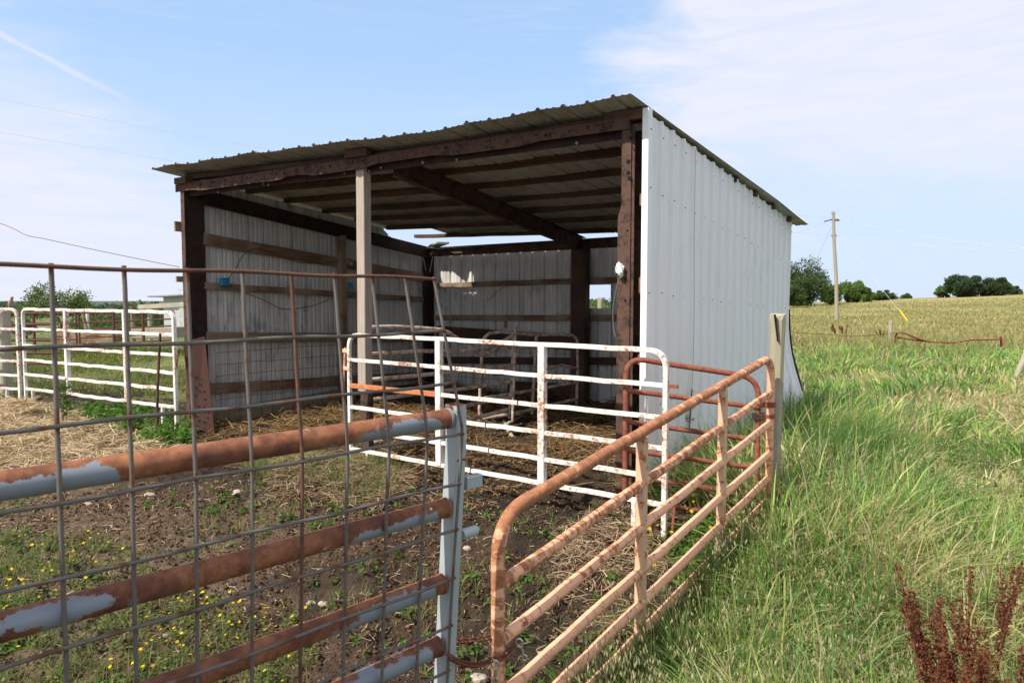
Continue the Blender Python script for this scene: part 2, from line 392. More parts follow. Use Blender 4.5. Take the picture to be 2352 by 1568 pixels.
# ------------------------------------------------------------------ ground
def axis(segs):
    out = [segs[0][0]]
    for (a, b, st) in segs:
        n = max(1, int(round((b-a)/st))); out += list(np.linspace(a, b, n+1)[1:])
    return np.array(out)
xs = axis([(-1500, -300, 100), (-300, -60, 12), (-60, -16, 2), (-16, -6.5, .25), (-6.5, -3.5, .06), (-3.5, 3.6, .028), (3.6, 7, .12), (7, 20, .5), (20, 80, 3), (80, 300, 12), (300, 1500, 100)])
ys = axis([(-40, -2, 6), (-2, 1.6, .3), (1.6, 6.5, .028), (6.5, 10, .05), (10, 14, .12), (14, 40, .6), (40, 120, 3), (120, 420, 12), (420, 2200, 90)])
X, Y = np.meshgrid(xs, ys); ZZ = hgt(X, Y)
def lerp(a, b, w): return a*(1-w[..., None])+np.array(b)*w[..., None]
def gcolor(x, y):
    c = np.zeros(x.shape+(3,)); c[:] = (.078, .047, .027)
    n = fbm(x, y, 1.1, 4, 41); n2 = fbm(x, y, 4.5, 4, 43)
    c = lerp(c, (.045, .027, .016), ss(.42, .62, n))                         # wet dark mud
    c = lerp(c, (.135, .088, .056), ss(.50, .72, fbm(x, y, .8, 4, 47))*.8)    # dry soil
    c = lerp(c, (.10, .085, .045), ss(.60, .75, n2)*.5)
    # pale soil lower left
    c = lerp(c, (.20, .145, .088), ss(-1.0, -2.6, x)*(1-ss(4.6, 6.0, y))*.55)
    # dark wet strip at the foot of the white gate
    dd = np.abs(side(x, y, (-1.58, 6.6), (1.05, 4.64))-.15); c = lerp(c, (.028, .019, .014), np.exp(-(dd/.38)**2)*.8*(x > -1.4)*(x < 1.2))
    t, s = inshed(x, y); ins = ss(-.2, .6, s)*(s < DP+.2)*(t > -.15)*(t < WF+.1)
    c = lerp(c, (.085, .054, .028), ins*(.35+.5*ss(.4, .6, n2)))
    c = lerp(c, (.30, .22, .13), ss(-3.2, -4.2, x)*(1-ss(9, 10.5, y))*ss(5, 6, y)*.8)
    g = grassw(x, y); yard = ss(12.5, 16, y)*ss(0, -2, x)
    gw = np.maximum(ss(-.1, .35, g), 0)
    tur = np.zeros(x.shape+(3,)); tur[:] = (.150, .180, .055)
    q = fbm(x, y, .16, 4, 61)
    tur = lerp(tur, (.085, .095, .040), (1-ss(6, 12, y)))  # dark thatch and soil near, with shade between the tufts put into the colour
    tur = lerp(tur, (.34, .30, .145), ss(.4, .62, fbm(x, y, .5, 4, 63))*.7*ss(5, 12, y))
    far = ss(15, 30, y)
    fld = np.zeros(x.shape+(3,)); fld[:] = (.35, .30, .115)
    fld = lerp(fld, (.24, .225, .075), ss(.38, .62, q)); fld = lerp(fld, (.33, .26, .105), ss(.5, .7, fbm(x, y, .045, 3, 71))*.8)
    fld = lerp(fld, (.25, .25, .08), ss(110, 170, y)*.6)
    tur = tur*(1-far[..., None])+fld*far[..., None]
    lawn = np.zeros(x.shape+(3,)); lawn[:] = (.12, .165, .04)
    lawn = lerp(lawn, (.22, .19, .07), ss(.45, .7, q)*.6); lawn = lerp(lawn, (.10, .13, .05), ss(150, 400, y)); lawn = lerp(lawn, (.07, .10, .06), ss(400, 800, y))
    c = c*(1-gw[..., None])+tur*gw[..., None]
    yw = np.clip(ss(15, 20, y)*(1-gw)+.75*ss(.45, .6, fbm(x, y, .7, 3, 81))*ss(9.5, 12, y)*(1-gw)*(1-ins), 0, 1)
    c = c*(1-yw[..., None])+lawn*yw[..., None]
    return c
CC = gcolor(X, Y)
wet = ss(.45, .62, fbm(X, Y, 1.1, 4, 41))*(grassw(X, Y) < 0)*(Y < 9)
ny, nx = X.shape; idx = np.arange(ny*nx).reshape(ny, nx)
quads = np.stack([idx[:-1, :-1], idx[:-1, 1:], idx[1:, 1:], idx[1:, :-1]], -1).reshape(-1, 4)
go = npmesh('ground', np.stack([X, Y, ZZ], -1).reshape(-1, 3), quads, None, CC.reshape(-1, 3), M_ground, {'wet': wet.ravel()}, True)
tag(go, kind='structure')
def gz(x, y): return float(hgt(np.array([x]), np.array([y]))[0])

def bolts(h, parent, name='bolt_hole', mat=None):
    # one object for each closed piece gathered in h
    n = len(h.v); comp = list(range(n))
    def fd(a):
        while comp[a] != a: comp[a] = comp[comp[a]]; a = comp[a]
        return a
    key = {}
    for i, v in enumerate(h.v):
        k = tuple(round(c, 5) for c in v)
        if k in key: comp[fd(i)] = fd(key[k])
        else: key[k] = i
    for f in h.f:
        for k in f[1:]: comp[fd(k)] = fd(f[0])
    gr_ = {}
    ui = 0
    for fi_, f in enumerate(h.f):
        gr_.setdefault(fd(f[0]), []).append((f, h.uv[ui:ui+len(f)], h.sm[fi_])); ui += len(f)
    for fs_ in gr_.values():
        m = MB(); ids = sorted({k for f, _, _ in fs_ for k in f}); mp = {k: i for i, k in enumerate(ids)}
        m.v = [h.v[k] for k in ids]; m.g = [h.g[k] for k in ids]
        for f, u, sm in fs_: m.f.append(tuple(mp[k] for k in f)); m.uv += u; m.sm.append(sm)
        m.build(name, mat or M_black, parent)
# ------------------------------------------------------------------ shed
shed = thing('open_shed', FL, 'open fronted shed of ribbed metal sheets on rusty steel frame with sloping roof', 'shed')
def part(mb, name, mat, parent=shed, label=None):
    o = mb.build(name, mat, parent)
    if label: o['label'] = label
    return o
def rib(q):          # panel profile over .3 m: one tall rib, two low ones
    q = q % .2286
    if q < .012: return q/.012*.028
    if q < .032: return .028
    if q < .044: return (.044-q)/.012*.028
    for c in (.105, .165):
        if abs(q-c) < .016: return .010*(1-abs(q-c)/.016)
    return 0.0
def prof(w0, w1):
    ks = []
    k = math.floor(w0/.2286)*.2286
    while k < w1:
        ks += [k+o for o in (0, .012, .032, .044, .089, .105, .121, .149, .165, .181)]; k += .2286
    ks = [w0]+[q for q in ks if w0+.001 < q < w1-.001]+[w1]
    return ks
def sheet(w0, w1, fpt, nrow, name, mat, ph=0.0, label=None):
    """fpt(w, v, h) -> point; v 0..1 bottom/front to top/back"""
    ks = prof(w0+ph, w1+ph); V = []; f = []
    for i in range(nrow+1):
        for q in ks: V.append(fpt(q-ph, i/nrow, rib(q)))
    n = len(ks)
    for i in range(nrow):
        for j in range(n-1): f.append((i*n+j, i*n+j+1, (i+1)*n+j+1, (i+1)*n+j))
    m = MB(); m.add(V, f); return part(m, name, mat, label=label)
ROOFZ = lambda t, s: 3.165-.106*s-.05*np.exp(-((t-3.6)/1.2)**2)+.008*np.sin(t*1.3)+.035*(1-ss(0, .9, t))-.055*ss(3.2, 5.7, t)-.03*ss(3.0, 4.3, s)
ends = [3.46, 4.02, 4.10, 4.24, 4.22, 4.25, 4.2]
w = -.25
for i in range(7):
    w1 = w+.915 if i < 6 else WF+.06
    e = ends[i] if i < 6 else 4.44
    a0 = -.25+random.uniform(-.015, .015); lift = .004+.006*(i % 2)
    def fp(t, v, h, a0=a0, e=e, lift=lift, w=w, i=i, w1=w1):
        if i == 6: t = t+(-.05+.14*v)*(t-w)/(w1-w)
        s = a0+(e-a0)*v
        wob = .006*math.sin(t*9)*(1-v)**6
        return S(t, s, ROOFZ(t, s)+h*.68+lift+wob)
    sheet(w, w1+.06, fp, 14, 'roof_sheet', M_roof)
    w = w1
# wall sheets, right side (seen from outside): ribs face outwards (+U)
sb = [0, .93, 1.86, 2.79, 3.5, 4.18]
for i in range(5):
    def fp(s, v, h, i=i):
        zt = 3.085-.103*s-(.012 if i % 2 else 0)
        zb = -.02; z = zb+(zt-zb)*v
        fl = ss(3.0, 4.3, s)*(1-ss(.2, 1.5, z))
        off = .055+h+.004*(i % 2)+.24*fl*(1-z/1.6)+.010*math.sin(s*5+z*2.1)*(1-ss(1.5, 2.5, z))
        return S(WF, s+.16*fl, z)+U*off
    sheet(sb[i], sb[i+1]+.02, fp, 16, 'wall_sheet', M_wallR, label='white painted ribbed sheet' if i == 0 else None)
m = MB(); m.box(S(WF, -.045, 1.55)+U*.05, U*.006, D*.0, Zv*1.53) if False else None
m = MB(); m.box(S(WF, -.012, 1.56)+U*.058, U*.022, D*.004, Zv*1.55)
m.box(S(WF, .02, 1.56)+U*.082, U*.002, D*.034, Zv*1.55); part(m, 'corner_trim', M_wallR, label='white corner trim')
m = MB(); m.tube([S(WF, 4.21+.16*(1-ss(.2, 1.5, z)), z)+U*(.062+.24*(1-ss(.2, 1.5, z))*(1-z/1.6)) for z in (.5, .75, 1.0, 1.25, 1.55)], [.014, .026, .016, .018, .010], 6); part(m, 'torn_edge', M_frameSh)
# screws on right wall
scr = MB(); scr.box((0, 0, 0), U*.003, D*.0045, Zv*.0045); sme = None; M_screw = simple('grey_screw', (.12, .12, .12), .6, bmp=0)
for z0, dz in ((2.52, -.10), (1.72, -.04), (.82, .01), (2.96, -.105)):
    for k in range(19):
        s = .03+k*.2286
        p = S(WF, s, z0+dz*s+random.uniform(-.012, .012))+U*.087
        if sme is None: so = scr.build('screw_head', M_screw); sme = so.data
        else: so = bpy.data.objects.new('screw_head', sme); COL.objects.link(so)
        so.parent = shed; so.location = tuple(p-FL)
# left wall (seen from inside)
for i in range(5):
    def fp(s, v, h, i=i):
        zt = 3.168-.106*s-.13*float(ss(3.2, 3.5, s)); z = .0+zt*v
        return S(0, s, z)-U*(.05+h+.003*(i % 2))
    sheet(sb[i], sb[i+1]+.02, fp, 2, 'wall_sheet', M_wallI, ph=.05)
# back wall
tP = tpx(1343, DP)           # back post
tw0, tw1 = tpx(1361, DP), tpx(1398, DP)
zw0, zw1 = zat(1380, 708, tw0, DP), zat(1380, 654, tw0, DP)
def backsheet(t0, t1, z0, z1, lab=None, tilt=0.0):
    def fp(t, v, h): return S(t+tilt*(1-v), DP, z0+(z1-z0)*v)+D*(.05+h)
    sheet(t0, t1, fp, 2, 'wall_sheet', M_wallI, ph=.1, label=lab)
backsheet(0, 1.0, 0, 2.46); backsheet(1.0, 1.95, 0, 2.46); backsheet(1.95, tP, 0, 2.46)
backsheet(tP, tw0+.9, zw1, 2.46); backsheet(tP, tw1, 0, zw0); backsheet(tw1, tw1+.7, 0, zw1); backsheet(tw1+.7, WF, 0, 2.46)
# steel posts
def channel(t, s, z0, z1, du, dd, mat, face=1, th=.008, holes=True, lab=None, name='corner_post'):
    """C section: web along D (depth dd), flanges along U (width du, signed)"""
    m = MB(); zc, hz = (z0+z1)/2, (z1-z0)/2
    m.box(S(t, s+dd/2, zc), U*th/2, D*dd/2, Zv*hz, bev=.002)
    m.box(S(t, s+th/2, zc)+U*(du/2+th/2*np.sign(du)), U*abs(du)/2, D*th/2, Zv*hz, bev=.002)
    m.box(S(t, s+dd-th/2, zc)+U*(du/2+th/2*np.sign(du)), U*abs(du)/2, D*th/2, Zv*hz, bev=.002)
    o = part(m, name, mat, label=lab)
    if holes:
        h = MB()
        for k in range(22):
            z = z0+.15+(z1-z0-.2)*random.random(); h.tube([S(t, s+.05+random.random()*(dd-.08), z)+U*(th/2), S(t, 0, z)*0+S(t, s+.05, z)+U*(th/2)], .007, 6) if False else None
        for k in range(16):
            z = z0+.2+(z1-z0-.3)*(k+random.random()*.5)/16
            c = S(t, s-.001, z)+U*(du*random.uniform(.3, .75)); h.tube([c-D*.002, c+D*.001], random.choice((.007, .009, .013)), 8)
        bolts(h, o)
    return o
channel(0, 0, -.05, 3.0, -.055, .24, M_frameSh, lab='rusty steel channel post with bolt holes, its colour darkened for shade')
m = MB(); m.box(S(-.03, -.012, 1.5), U*.035, D*.004, Zv*1.5); part(m, 'post_flange', M_frame)
channel(WF-.135, .0, -.05, 3.0, .10, .2, M_frame, lab='rust red steel channel post with bolt holes')
m = MB()   # shaped flange of the right post
zs = [(-.05, 0), (2.30, 0), (2.42, .035), (2.99, .035)]
vs = []
for z, c in zs: vs += [S(WF-.16+c, -.012, z), S(WF-.055, -.012, z)]
vs += [p+D*.008 for p in vs]; n = 8
fs = [(0, 1, 3, 2), (2, 3, 5, 4), (4, 5, 7, 6), (0, 2, 10, 8), (2, 4, 12, 10), (4, 6, 14, 12), (1, 9, 11, 3), (3, 11, 13, 5), (5, 13, 15, 7)]
m.add(vs, fs); fo = part(m, 'post_flange', M_frame)
h = MB()
for (px, py, r) in ((1441, 372, .016), (1441, 398, .016), (1444, 410, .018), (1446, 318, .009), (1437, 690, .01), (1437, 640, .01), (1450, 340, .008), (1434, 1050, .01), (1440, 530, .009)):
    t = tpx(px, 0); c = S(t, -.013, zat(px, py, t, 0)); h.tube([c, c-D*.0015], r, 10)
bolts(h, fo)
channel(0, DP-.2, -.05, 2.45, .07, .2, M_frameSh, holes=False)
channel(WF-.1, DP-.2, -.05, 2.45, .07, .2, M_frameSh, holes=False)
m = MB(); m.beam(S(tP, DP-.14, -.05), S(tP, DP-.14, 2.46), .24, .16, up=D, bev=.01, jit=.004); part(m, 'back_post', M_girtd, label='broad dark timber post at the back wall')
sM = spx(781, 0); m = MB(); m.beam(S(.06, sM, .0), S(.06, sM, 2.62), .10, .10, up=D, jit=.003); part(m, 'wall_stud', M_girt)
# centre post: pale timber bolted on rusty steel stub
tC = tpx(829, 0); zc0 = zat(829, 898, tC, 0)
m = MB(); m.beam(S(tC, .05, zc0), S(tC+.01, .05, 2.985), .115, .10, up=D, bev=.006, jit=.0015); part(m, 'centre_post', M_wpost, label='pale square timber post')
m = MB(); m.box(S(tC+.02, .05, zc0/2-.02), U*.055, D*.035, Zv*(zc0/2+.03), bev=.004); part(m, 'post_stub', M_frame, label='rusty steel lower post')
# header: C rail with shaped lower edge, holes
m = MB(); L = []
tt = np.linspace(-.14, WF-.06, 60)
def hb(t):
    d = 0.0
    for a, b in ((.35, 1.7), (2.25, 2.95), (4.0, 4.75)): d = max(d, (ss(a-.16, a, t)*(1-ss(b, b+.16, t))))
    return .100-.024*(1-d)
vs = []; 
for t in tt:
    zt = 3.06+.004*sin(t*2); b = zt-hb(t)-.012; vs += [S(t, -.03, zt), S(t, -.03, b), S(t, -.022, zt), S(t, -.022, b)]
fs = []
for i in range(len(tt)-1):
    a = i*4; c = a+4; fs += [(a, a+1, c+1, c), (a+2, c+2, c+3, a+3), (a, c, c+2, a+2), (a+1, a+3, c+3, c+1)]
fs += [(0, 2, 3, 1), (len(vs)-4, len(vs)-3, len(vs)-1, len(vs)-2)]
m.add(vs, fs); m.box(S(WF/2-.1, .005, 3.055), U*(WF/2+.02), D*.026, Zv*.004)
ho = part(m, 'header_beam', M_frame, label='rust red steel header rail with bolt holes')
h = MB()
for k in range(46):
    t = -.05+WF*k/46+random.uniform(-.05, .05); c = S(t, -.032, 3.025+random.uniform(-.018, .018)); h.tube([c, c-D*.001], random.choice((.007, .008, .013)), 8)
bolts(h, ho)
m = MB(); m.beam(S(-.05, .05, 2.985), S(WF-.12, .05, 2.985), .012, .14, jit=0); part(m, 'header_web', M_frameSh)  # same rail as the flange, painted darker for the shade on it
m = MB()
for k in range(10):
    t = .4+random.random()*(WF-.8); c = S(t, .04, 2.93+random.uniform(-.01, .02)); m.tube([c, c-D*.006], .014, 8)
bolts(m, shed, 'bolt_head', simple('pale_bolt', (.20, .18, .16), .6, bmp=0))
# beams under the roof
m = MB(); m.beam(S(.03, .2, 2.93), S(.03, DP, 2.47), .02, .19); m.beam(S(.06, .2, 2.84), S(.06, DP, 2.38), .07, .012); part(m, 'side_beam', M_frameSh)
m = MB(); m.beam(S(WF-.03, .2, 2.93), S(WF-.03, DP, 2.47), .02, .19); part(m, 'side_beam', M_frameSh)
tM = tpx(918, .15)
m = MB(); m.beam(S(tM, .1, 2.95), S(tP, DP-.1, 2.49), .014, .20); m.beam(S(tM+.03, .1, 2.855), S(tP+.03, DP-.1, 2.395), .075, .01); m.beam(S(tM+.03, .1, 3.045), S(tP+.03, DP-.1, 2.585), .075, .01); part(m, 'roof_beam', M_frame, label='rusty steel beam under the roof')
m = MB(); m.beam(S(-.02, DP-.06, 2.475), S(WF, DP-.06, 2.51), .05, .13); m.beam(S(-.02, DP-.10, 2.55), S(WF, DP-.10, 2.58), .10, .012); part(m, 'back_beam', M_frame)
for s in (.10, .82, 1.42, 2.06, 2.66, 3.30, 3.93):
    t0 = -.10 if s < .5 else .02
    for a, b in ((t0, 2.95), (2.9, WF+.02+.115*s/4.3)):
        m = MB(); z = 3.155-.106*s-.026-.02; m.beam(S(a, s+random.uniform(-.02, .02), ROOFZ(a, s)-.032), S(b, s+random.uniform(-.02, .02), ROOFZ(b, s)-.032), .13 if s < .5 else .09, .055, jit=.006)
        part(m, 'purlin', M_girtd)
m = MB()
for (px, w_) in ((430, .22), (828, .30)):
    t = tpx(px, -.03); m.beam(S(t-w_/2, -.02, 3.095), S(t+w_/2, -.02, 3.095), .10, .075, jit=.003)
m.beam(S(WF-.28, .0, 3.075), S(WF+.03, .0, 3.075), .05, .08, jit=.002); bolts(m, shed, 'wood_block', M_girtd)
m = MB(); m.beam(S(.1, DP-.05, 2.585), S(.62, DP-.42, 2.60), .20, .03, jit=.005); part(m, 'loose_board', M_wfence, label='mossy loose board at the rear roof corner')
# girts on the left wall
for (ya, yb, hgtb, mt) in ((549, 638, .145, M_girt), (656, 688, .085, M_girt), (774, 775, .13, M_kick), (892, 862, .13, M_girt)):
    s1 = DP-.15; z0 = zat(462, ya, 0, .25); z1 = zat(972, yb, 0, s1)
    m = MB(); m.beam(S(0.0, .22, z0), S(0.0, s1, z1), .04, hgtb, jit=.003); part(m, 'girt', mt)
m = MB(); m.beam(S(.09, .1, .15), S(.09, 2.5, .21), .045, .28, jit=.004); part(m, 'kick_board', M_kick, label='wide grey plank along the foot of the left wall')
m = MB(); m.beam(S(.02, 2.3, .22), S(.02, DP-.1, .22), .05, .10, jit=.004); part(m, 'kick_board', M_girtd)
for (ya, yb, hh, mt, xa, xb) in ((656, 641, .085, M_girt, 1003, 1425), (729, 729, .09, M_girt, 1003, 1425), (826, 826, .11, M_girtd, 1003, 1425)):
    ta, tb = tpx(xa, DP), tpx(xb, DP)+.6
    m = MB(); m.beam(S(ta, DP-.01, zat(xa, ya, ta, DP)), S(tb, DP-.01, zat(xb, yb, tb-.6, DP)), .04, hh, jit=.004); part(m, 'girt', mt)
ta, tb = tpx(1008, DP), tpx(1330, DP)
m = MB(); m.beam(S(ta, DP-.055, zat(1008, 762, ta, DP)), S(tb, DP-.055, zat(1328, 788, tb, DP)), .025, .22, jit=.006); part(m, 'kick_board', M_girtd, label='stained wide plank on the back wall')
m = MB(); m.beam(S(1.6, DP-.05, .25), S(tb, DP-.05, .28), .04, .24, jit=.006); part(m, 'kick_board', M_girtd)
# girt ends poking past the corners
m = MB()
for (px, py, h_) in ((405, 520, .12), (408, 641, .07)):
    p = S(-.09, -.02, zat(px, py, 0, 0)); m.box(p, U*.012, D*.06, Zv*h_/2)
for (py, h_) in ((459, .09), (655, .12), (825, .08)):
    p = S(WF+.030, .02, zat(1466, py, WF, 0)); m.box(p, U*.012, D*.03, Zv*h_/2)
bolts(m, shed, 'girt_end', M_girt)

# leaning rusty plate at left post
bl = gr(455, 1000); pl = thing('steel_channel_offcut', bl, 'short rust brown channel with bolt holes leaning against the left front post', 'steel channel')
a0, a1 = np.array(at(447, 1000, 8.1)), np.array(at(493, 996, 8.15)); b0, b1 = at(420, 785, 8.25), at(470, 772, 8.35)
fn_ = nrm(np.cross(a1-a0, b0-a0)); fn_ = fn_ if fn_[1] < 0 else -fn_
q = [a0, a1, b1, b0]; m = MB(); vs = q+[p-fn_*.012 for p in q]
m.add(vs, [(0, 1, 2, 3), (4, 7, 6, 5), (0, 3, 7, 4), (1, 5, 6, 2), (0, 4, 5, 1), (3, 2, 6, 7)])
e = nrm(a1-a0)*.0; vs2 = [a0, b0, b0-fn_*.07-nrm(a1-a0)*.02, a0-fn_*.07-nrm(a1-a0)*.02]; m.add(vs2, [(0, 1, 2, 3)])
po = part(m, 'plate', m_rustpaint('brown_rust_plate', (.072, .030, .022), (.022, .016, .014), (.07, .035, .025), thr=.57, soft=.05, scale=6, rough=.75), pl)
h = MB()
for (f, g_) in ((.3, .15), (.55, .13), (.75, .17), (.35, .3), (.62, .28), (.25, .42), (.5, .45), (.7, .44), (.32, .5), (.55, .52), (.5, .95), (.2, .93), (.72, .36), (.4, .6), (.8, .22), (.2, .2)):
    c = a0*(1-f)*(1-g_)+a1*f*(1-g_)+b0*(1-f)*g_+b1*f*g_+fn_*.001; h.tube([c, c+fn_*.0015], .0095, 8)
bolts(h, po)

# ------------------------------------------------------------------ gates
def arc(c0, c1, c2, n=6, r=.12):
    """rounded corner at c1 between c0 and c2"""
    a = c1+nrm(c0-c1)*r; b = c1+nrm(c2-c1)*r
    return [a*(1-k)**2+c1*2*k*(1-k)+b*k*k for k in np.linspace(0, 1, n+1)]
def dense(p, q, step=.12, jit=0.0):
    n = max(1, int(np.linalg.norm(q-p)/step)); o = [p*(1-i/n)+q*i/n for i in range(n+1)]
    return [o[0]]+[x+Zv*random.uniform(-jit, jit) for x in o[1:-1]]+[o[-1]]
def gate(name, label, cat, A, B, zA, zB, r, mat, square=False, ups=(), feet=(), corner=.14, group=None, footz=0, closed=False, rail_ov={}, skip=(), jit=.003, up_w=.02, matv=None, openA=False, openB=False, gtop=0.0, zfb=None):
    """A, B: ground points; zA/zB rail heights top to bottom; ups: fractions of uprights"""
    A = np.array([A[0], A[1], 0.]); B = np.array([B[0], B[1], 0.]); N = np.cross(nrm(B-A), Zv)
    base = (A+B)/2; th = thing(name, (base[0], base[1], min(footz, 0)), label, cat, group); matv = matv or mat
    P = lambda f, i: A+(B-A)*f+Zv*(zA[i]*(1-f)+zB[i]*f)
    n = len(zA)
    botA = A+Zv*((footz if footz is not None else zA[-1])); botB = B+Zv*(footz if zfb is None else zfb)
    if closed: botA = P(0, n-1); botB = P(1, n-1)
    pts = []
    tA, tB = P(0, 0), P(1, 0)
    pts += dense(botA, tA-Zv*corner, .15)
    pts += arc(botA, tA, tB, 7, corner)[1:]
    pts += dense(pts[-1], tB-nrm(tB-tA)*corner, .15, jit)[1:]
    pts += arc(tA, tB, botB, 7, corner)[1:]
    pts += dense(pts[-1], botB, .15)[1:]
    m = MB(); m.tube(pts, r, 12, n0=N, square=square, gfun=lambda L, z, Ls: gtop); m.build('frame', matv, th)
    for i in range(1, n):
        if i in skip: continue
        m = MB(); m.tube(dense(P(0, i)+nrm(B-A)*r*.6, P(1, i)-nrm(B-A)*r*.6, .15, jit), r*.92, 12, n0=N, square=square, gfun=lambda L, z, Ls, i=i: gtop*.6); o = m.build('rail', rail_ov.get(i, mat), th)
    for f in ups:
        m = MB(); p, q = P(f, 0)-Zv*r*.8, P(f, n-1)-Zv*r*.8
        for sgn in (1,):
            m.box((p+q)/2+N*(r*.15), nrm(B-A)*up_w, N*(r*1.15), (q-p)/2, bev=.002)
        m.build('upright', matv, th)
    for f in feet:
        m = MB(); zb = footz if (f < .5 or zfb is None) else zfb
        p = A+(B-A)*f; m.tube([p+Zv*zb, P(f, n-1)], r*.95, 10, n0=N, square=square); m.build('leg', matv, th)
    return th, P, N
wgl, wgr = (-1.576, 6.594), (1.053, 4.641)
def zrow(A, xs_, ys_): return [at(xs_, y_, A[1])[2] for y_ in ys_]
orange = m_rustpaint('orange_rust_rail', (.80, .78, .74), (.40, .13, .05), (.52, .20, .09), thr=.36, soft=.06, scale=20, rough=.6)
GW, PW, NW = gate('white_corral_panel', 'white six-rail corral panel flaking to rust, standing across the front of the shed', 'corral panel',
    wgl, wgr, zrow(wgl, 812, (768, 826, 885, 934, 984, 1030)), zrow(wgr, 1535, (806, 886, 960, 1030, 1098, 1160)), .0178, M_white, True,
    ups=(), feet=(.075, .93), corner=.13, jit=.0035)
for i, ch in enumerate([c for c in bpy.data.objects if c.parent == GW and c.name.startswith('rail')]): ch.data.materials[0] = M_white
# uprights where the photo shows them, wider channel with darker side
tA_ = np.array([wgl[0], wgl[1], 0]); tB_ = np.array([wgr[0], wgr[1], 0])
def fpx(px, A, B):
    k = (px-1176)/F; return (k*A[1]-A[0])/((B[0]-A[0])-k*(B[1]-A[1]))
for px in (1008, 1246):
    f = fpx(px, tA_, tB_); m = MB(); p, q = PW(f, 0), PW(f, 5)+Zv*.0
    w_ = nrm(tB_-tA_); n_ = NW if NW[1] < 0 else -NW
    m.box((p+q)/2+n_*.022, w_*.026, n_*.003, (p-q)/2); m.box((p+q)/2+w_*.027-n_*.0, w_*.003, n_*.022, (p-q)/2); m.box((p+q)/2-w_*.027, w_*.003, n_*.022, (p-q)/2)
    m.build('upright', M_white, GW)
fo_ = fpx(1008, tA_, tB_)
for c in [c for c in bpy.data.objects if c.parent == GW and c.name.split('.')[0] == 'rail'][1:2]:
    c.data.materials[0] = M_white
m = MB(); m.tube(dense(PW(0, 2)+nrm(tB_-tA_)*.02, PW(fo_, 2), .15, .003), .0215, 12, n0=NW, square=True); o = m.build('rail', orange, GW); o['label'] = 'bare orange rusted length of the third rail'
m = MB()
for (i, f) in ((3, .52), (4, .53), (5, .47), (1, .42), (2, .62)):
    p = PW(f, i); m.box(p, nrm(tB_-tA_)*.004, NW*.0205, Zv*.0225)
bolts(m, GW, 'rail_joint', M_frame)
m = MB()
w_ = nrm(tB_-tA_)
for z in (1.17, 1.00): m.box(PW(0, 0)*[1, 1, 0]+Zv*z-w_*.045, w_*.035, NW*.018, Zv*.018, bev=.003)
m.tube([PW(0, 0)*[1, 1, 0]+Zv*1.2-w_*.06, PW(0, 0)*[1, 1, 0]+Zv*.74-w_*.10], .011, 8); m.build('hinge_pin', M_salm, GW)
m = MB(); m.box(PW(1, 1)+w_*.05, w_*.035, NW*.012, Zv*.012); m.tube([PW(1, 5)+w_*.02, PW(1, 5)+w_*.07, PW(1, 5)+w_*.06-Zv*.2], .010, 8); m.build('latch_stub', M_red, GW)

# small red tube gate between shed corner and the timber post
rgl = (.862, 5.14); rgr = (1.86, 5.12)
GR, PR, NR = gate('red_tube_gate', 'short rust red tube gate between the white panel and the tall timber post', 'gate', rgl, rgr,
    zrow(rgl, 1440, (820, 897, 968, 1033, 1090, 1148)), zrow(rgr, 1738, (868, 935, 1010, 1074, 1138, 1190)), .021, M_red, corner=.15, closed=True, jit=.002)
for k, c in enumerate([c for c in bpy.data.objects if c.parent == GR and c.name.startswith('rail')]): pass
m = MB(); m.box(PR(1, 1)+np.array([.01, 0, -.07]), nrm(np.array(rgr+(0,))-np.array(rgl+(0,)))*.045, NR*.03, Zv*.025, bev=.004); m.build('latch_plate', M_frame, GR)

# salmon gate, sagging towards the camera
sB = (1.925, 5.05); sA = (-.055, 2.62)
zsB = zrow(sB, 1783, (818, 902, 972, 1042, 1098, 1148, 1188)); zsA = []
top = at(1140, 1186, sA[1])[2]
for k in range(7): zsA.append(top-(zsB[0]-zsB[k]))
GS, PS, NS = gate('salmon_tube_gate', 'long salmon pink tube gate with rust bands running back to the tall timber post', 'gate', sA, sB, zsA, zsB, .0285, M_salm,
    closed=True, corner=.17, jit=.0025, ups=(), gtop=.14, matv=M_salm)
ros = [c for c in bpy.data.objects if c.parent == GS]
for c in ros:    # rust falls off from the top rail down
    a = c.data.attributes['g'].data; nme = c.name
    if nme.startswith('frame'):
        n = len(a); vals = np.zeros(n, np.float32); co = np.zeros(n*3, np.float32); c.data.vertices.foreach_get('co', co); co = co.reshape(-1, 3)+np.array(c['_o'])
        zt = np.array([np.interp((p[0]-sA[0])/(sB[0]-sA[0]), [0, 1], [zsA[0], zsB[0]]) for p in co])
        below = zt-co[:, 2]; f = np.clip((co[:, 0]-sA[0])/(sB[0]-sA[0]), 0, 1)
        vals = np.where(below < .06, .50-.30*f, .03); vals = np.where((below >= .06) & (f < .1), .05+.16*ss(.16, .3, np.abs(below-.5)*-1+.55)*0+.22*np.exp(-((below-.48)/.22)**2)+.25*np.exp(-((below-.12)/.12)**2), vals)
        a.foreach_set('value', vals.astype(np.float32))
    else:
        k = [x for x in ros if x.name.startswith('rail')].index(c); co = np.zeros(len(a)*3, np.float32); c.data.vertices.foreach_get('co', co)
        x = co.reshape(-1, 3)[:, 0]+c['_o'][0]; f = np.clip((x-sA[0])/(sB[0]-sA[0]), 0, 1)
        a.foreach_set('value', ((.24, .07, .0, -.04, -.06, -.08)[k]-.08*f).astype(np.float32))
wS = nrm(np.array(sB+(0,))-np.array(sA+(0,))); nS = NS if NS[0] < 0 else -NS
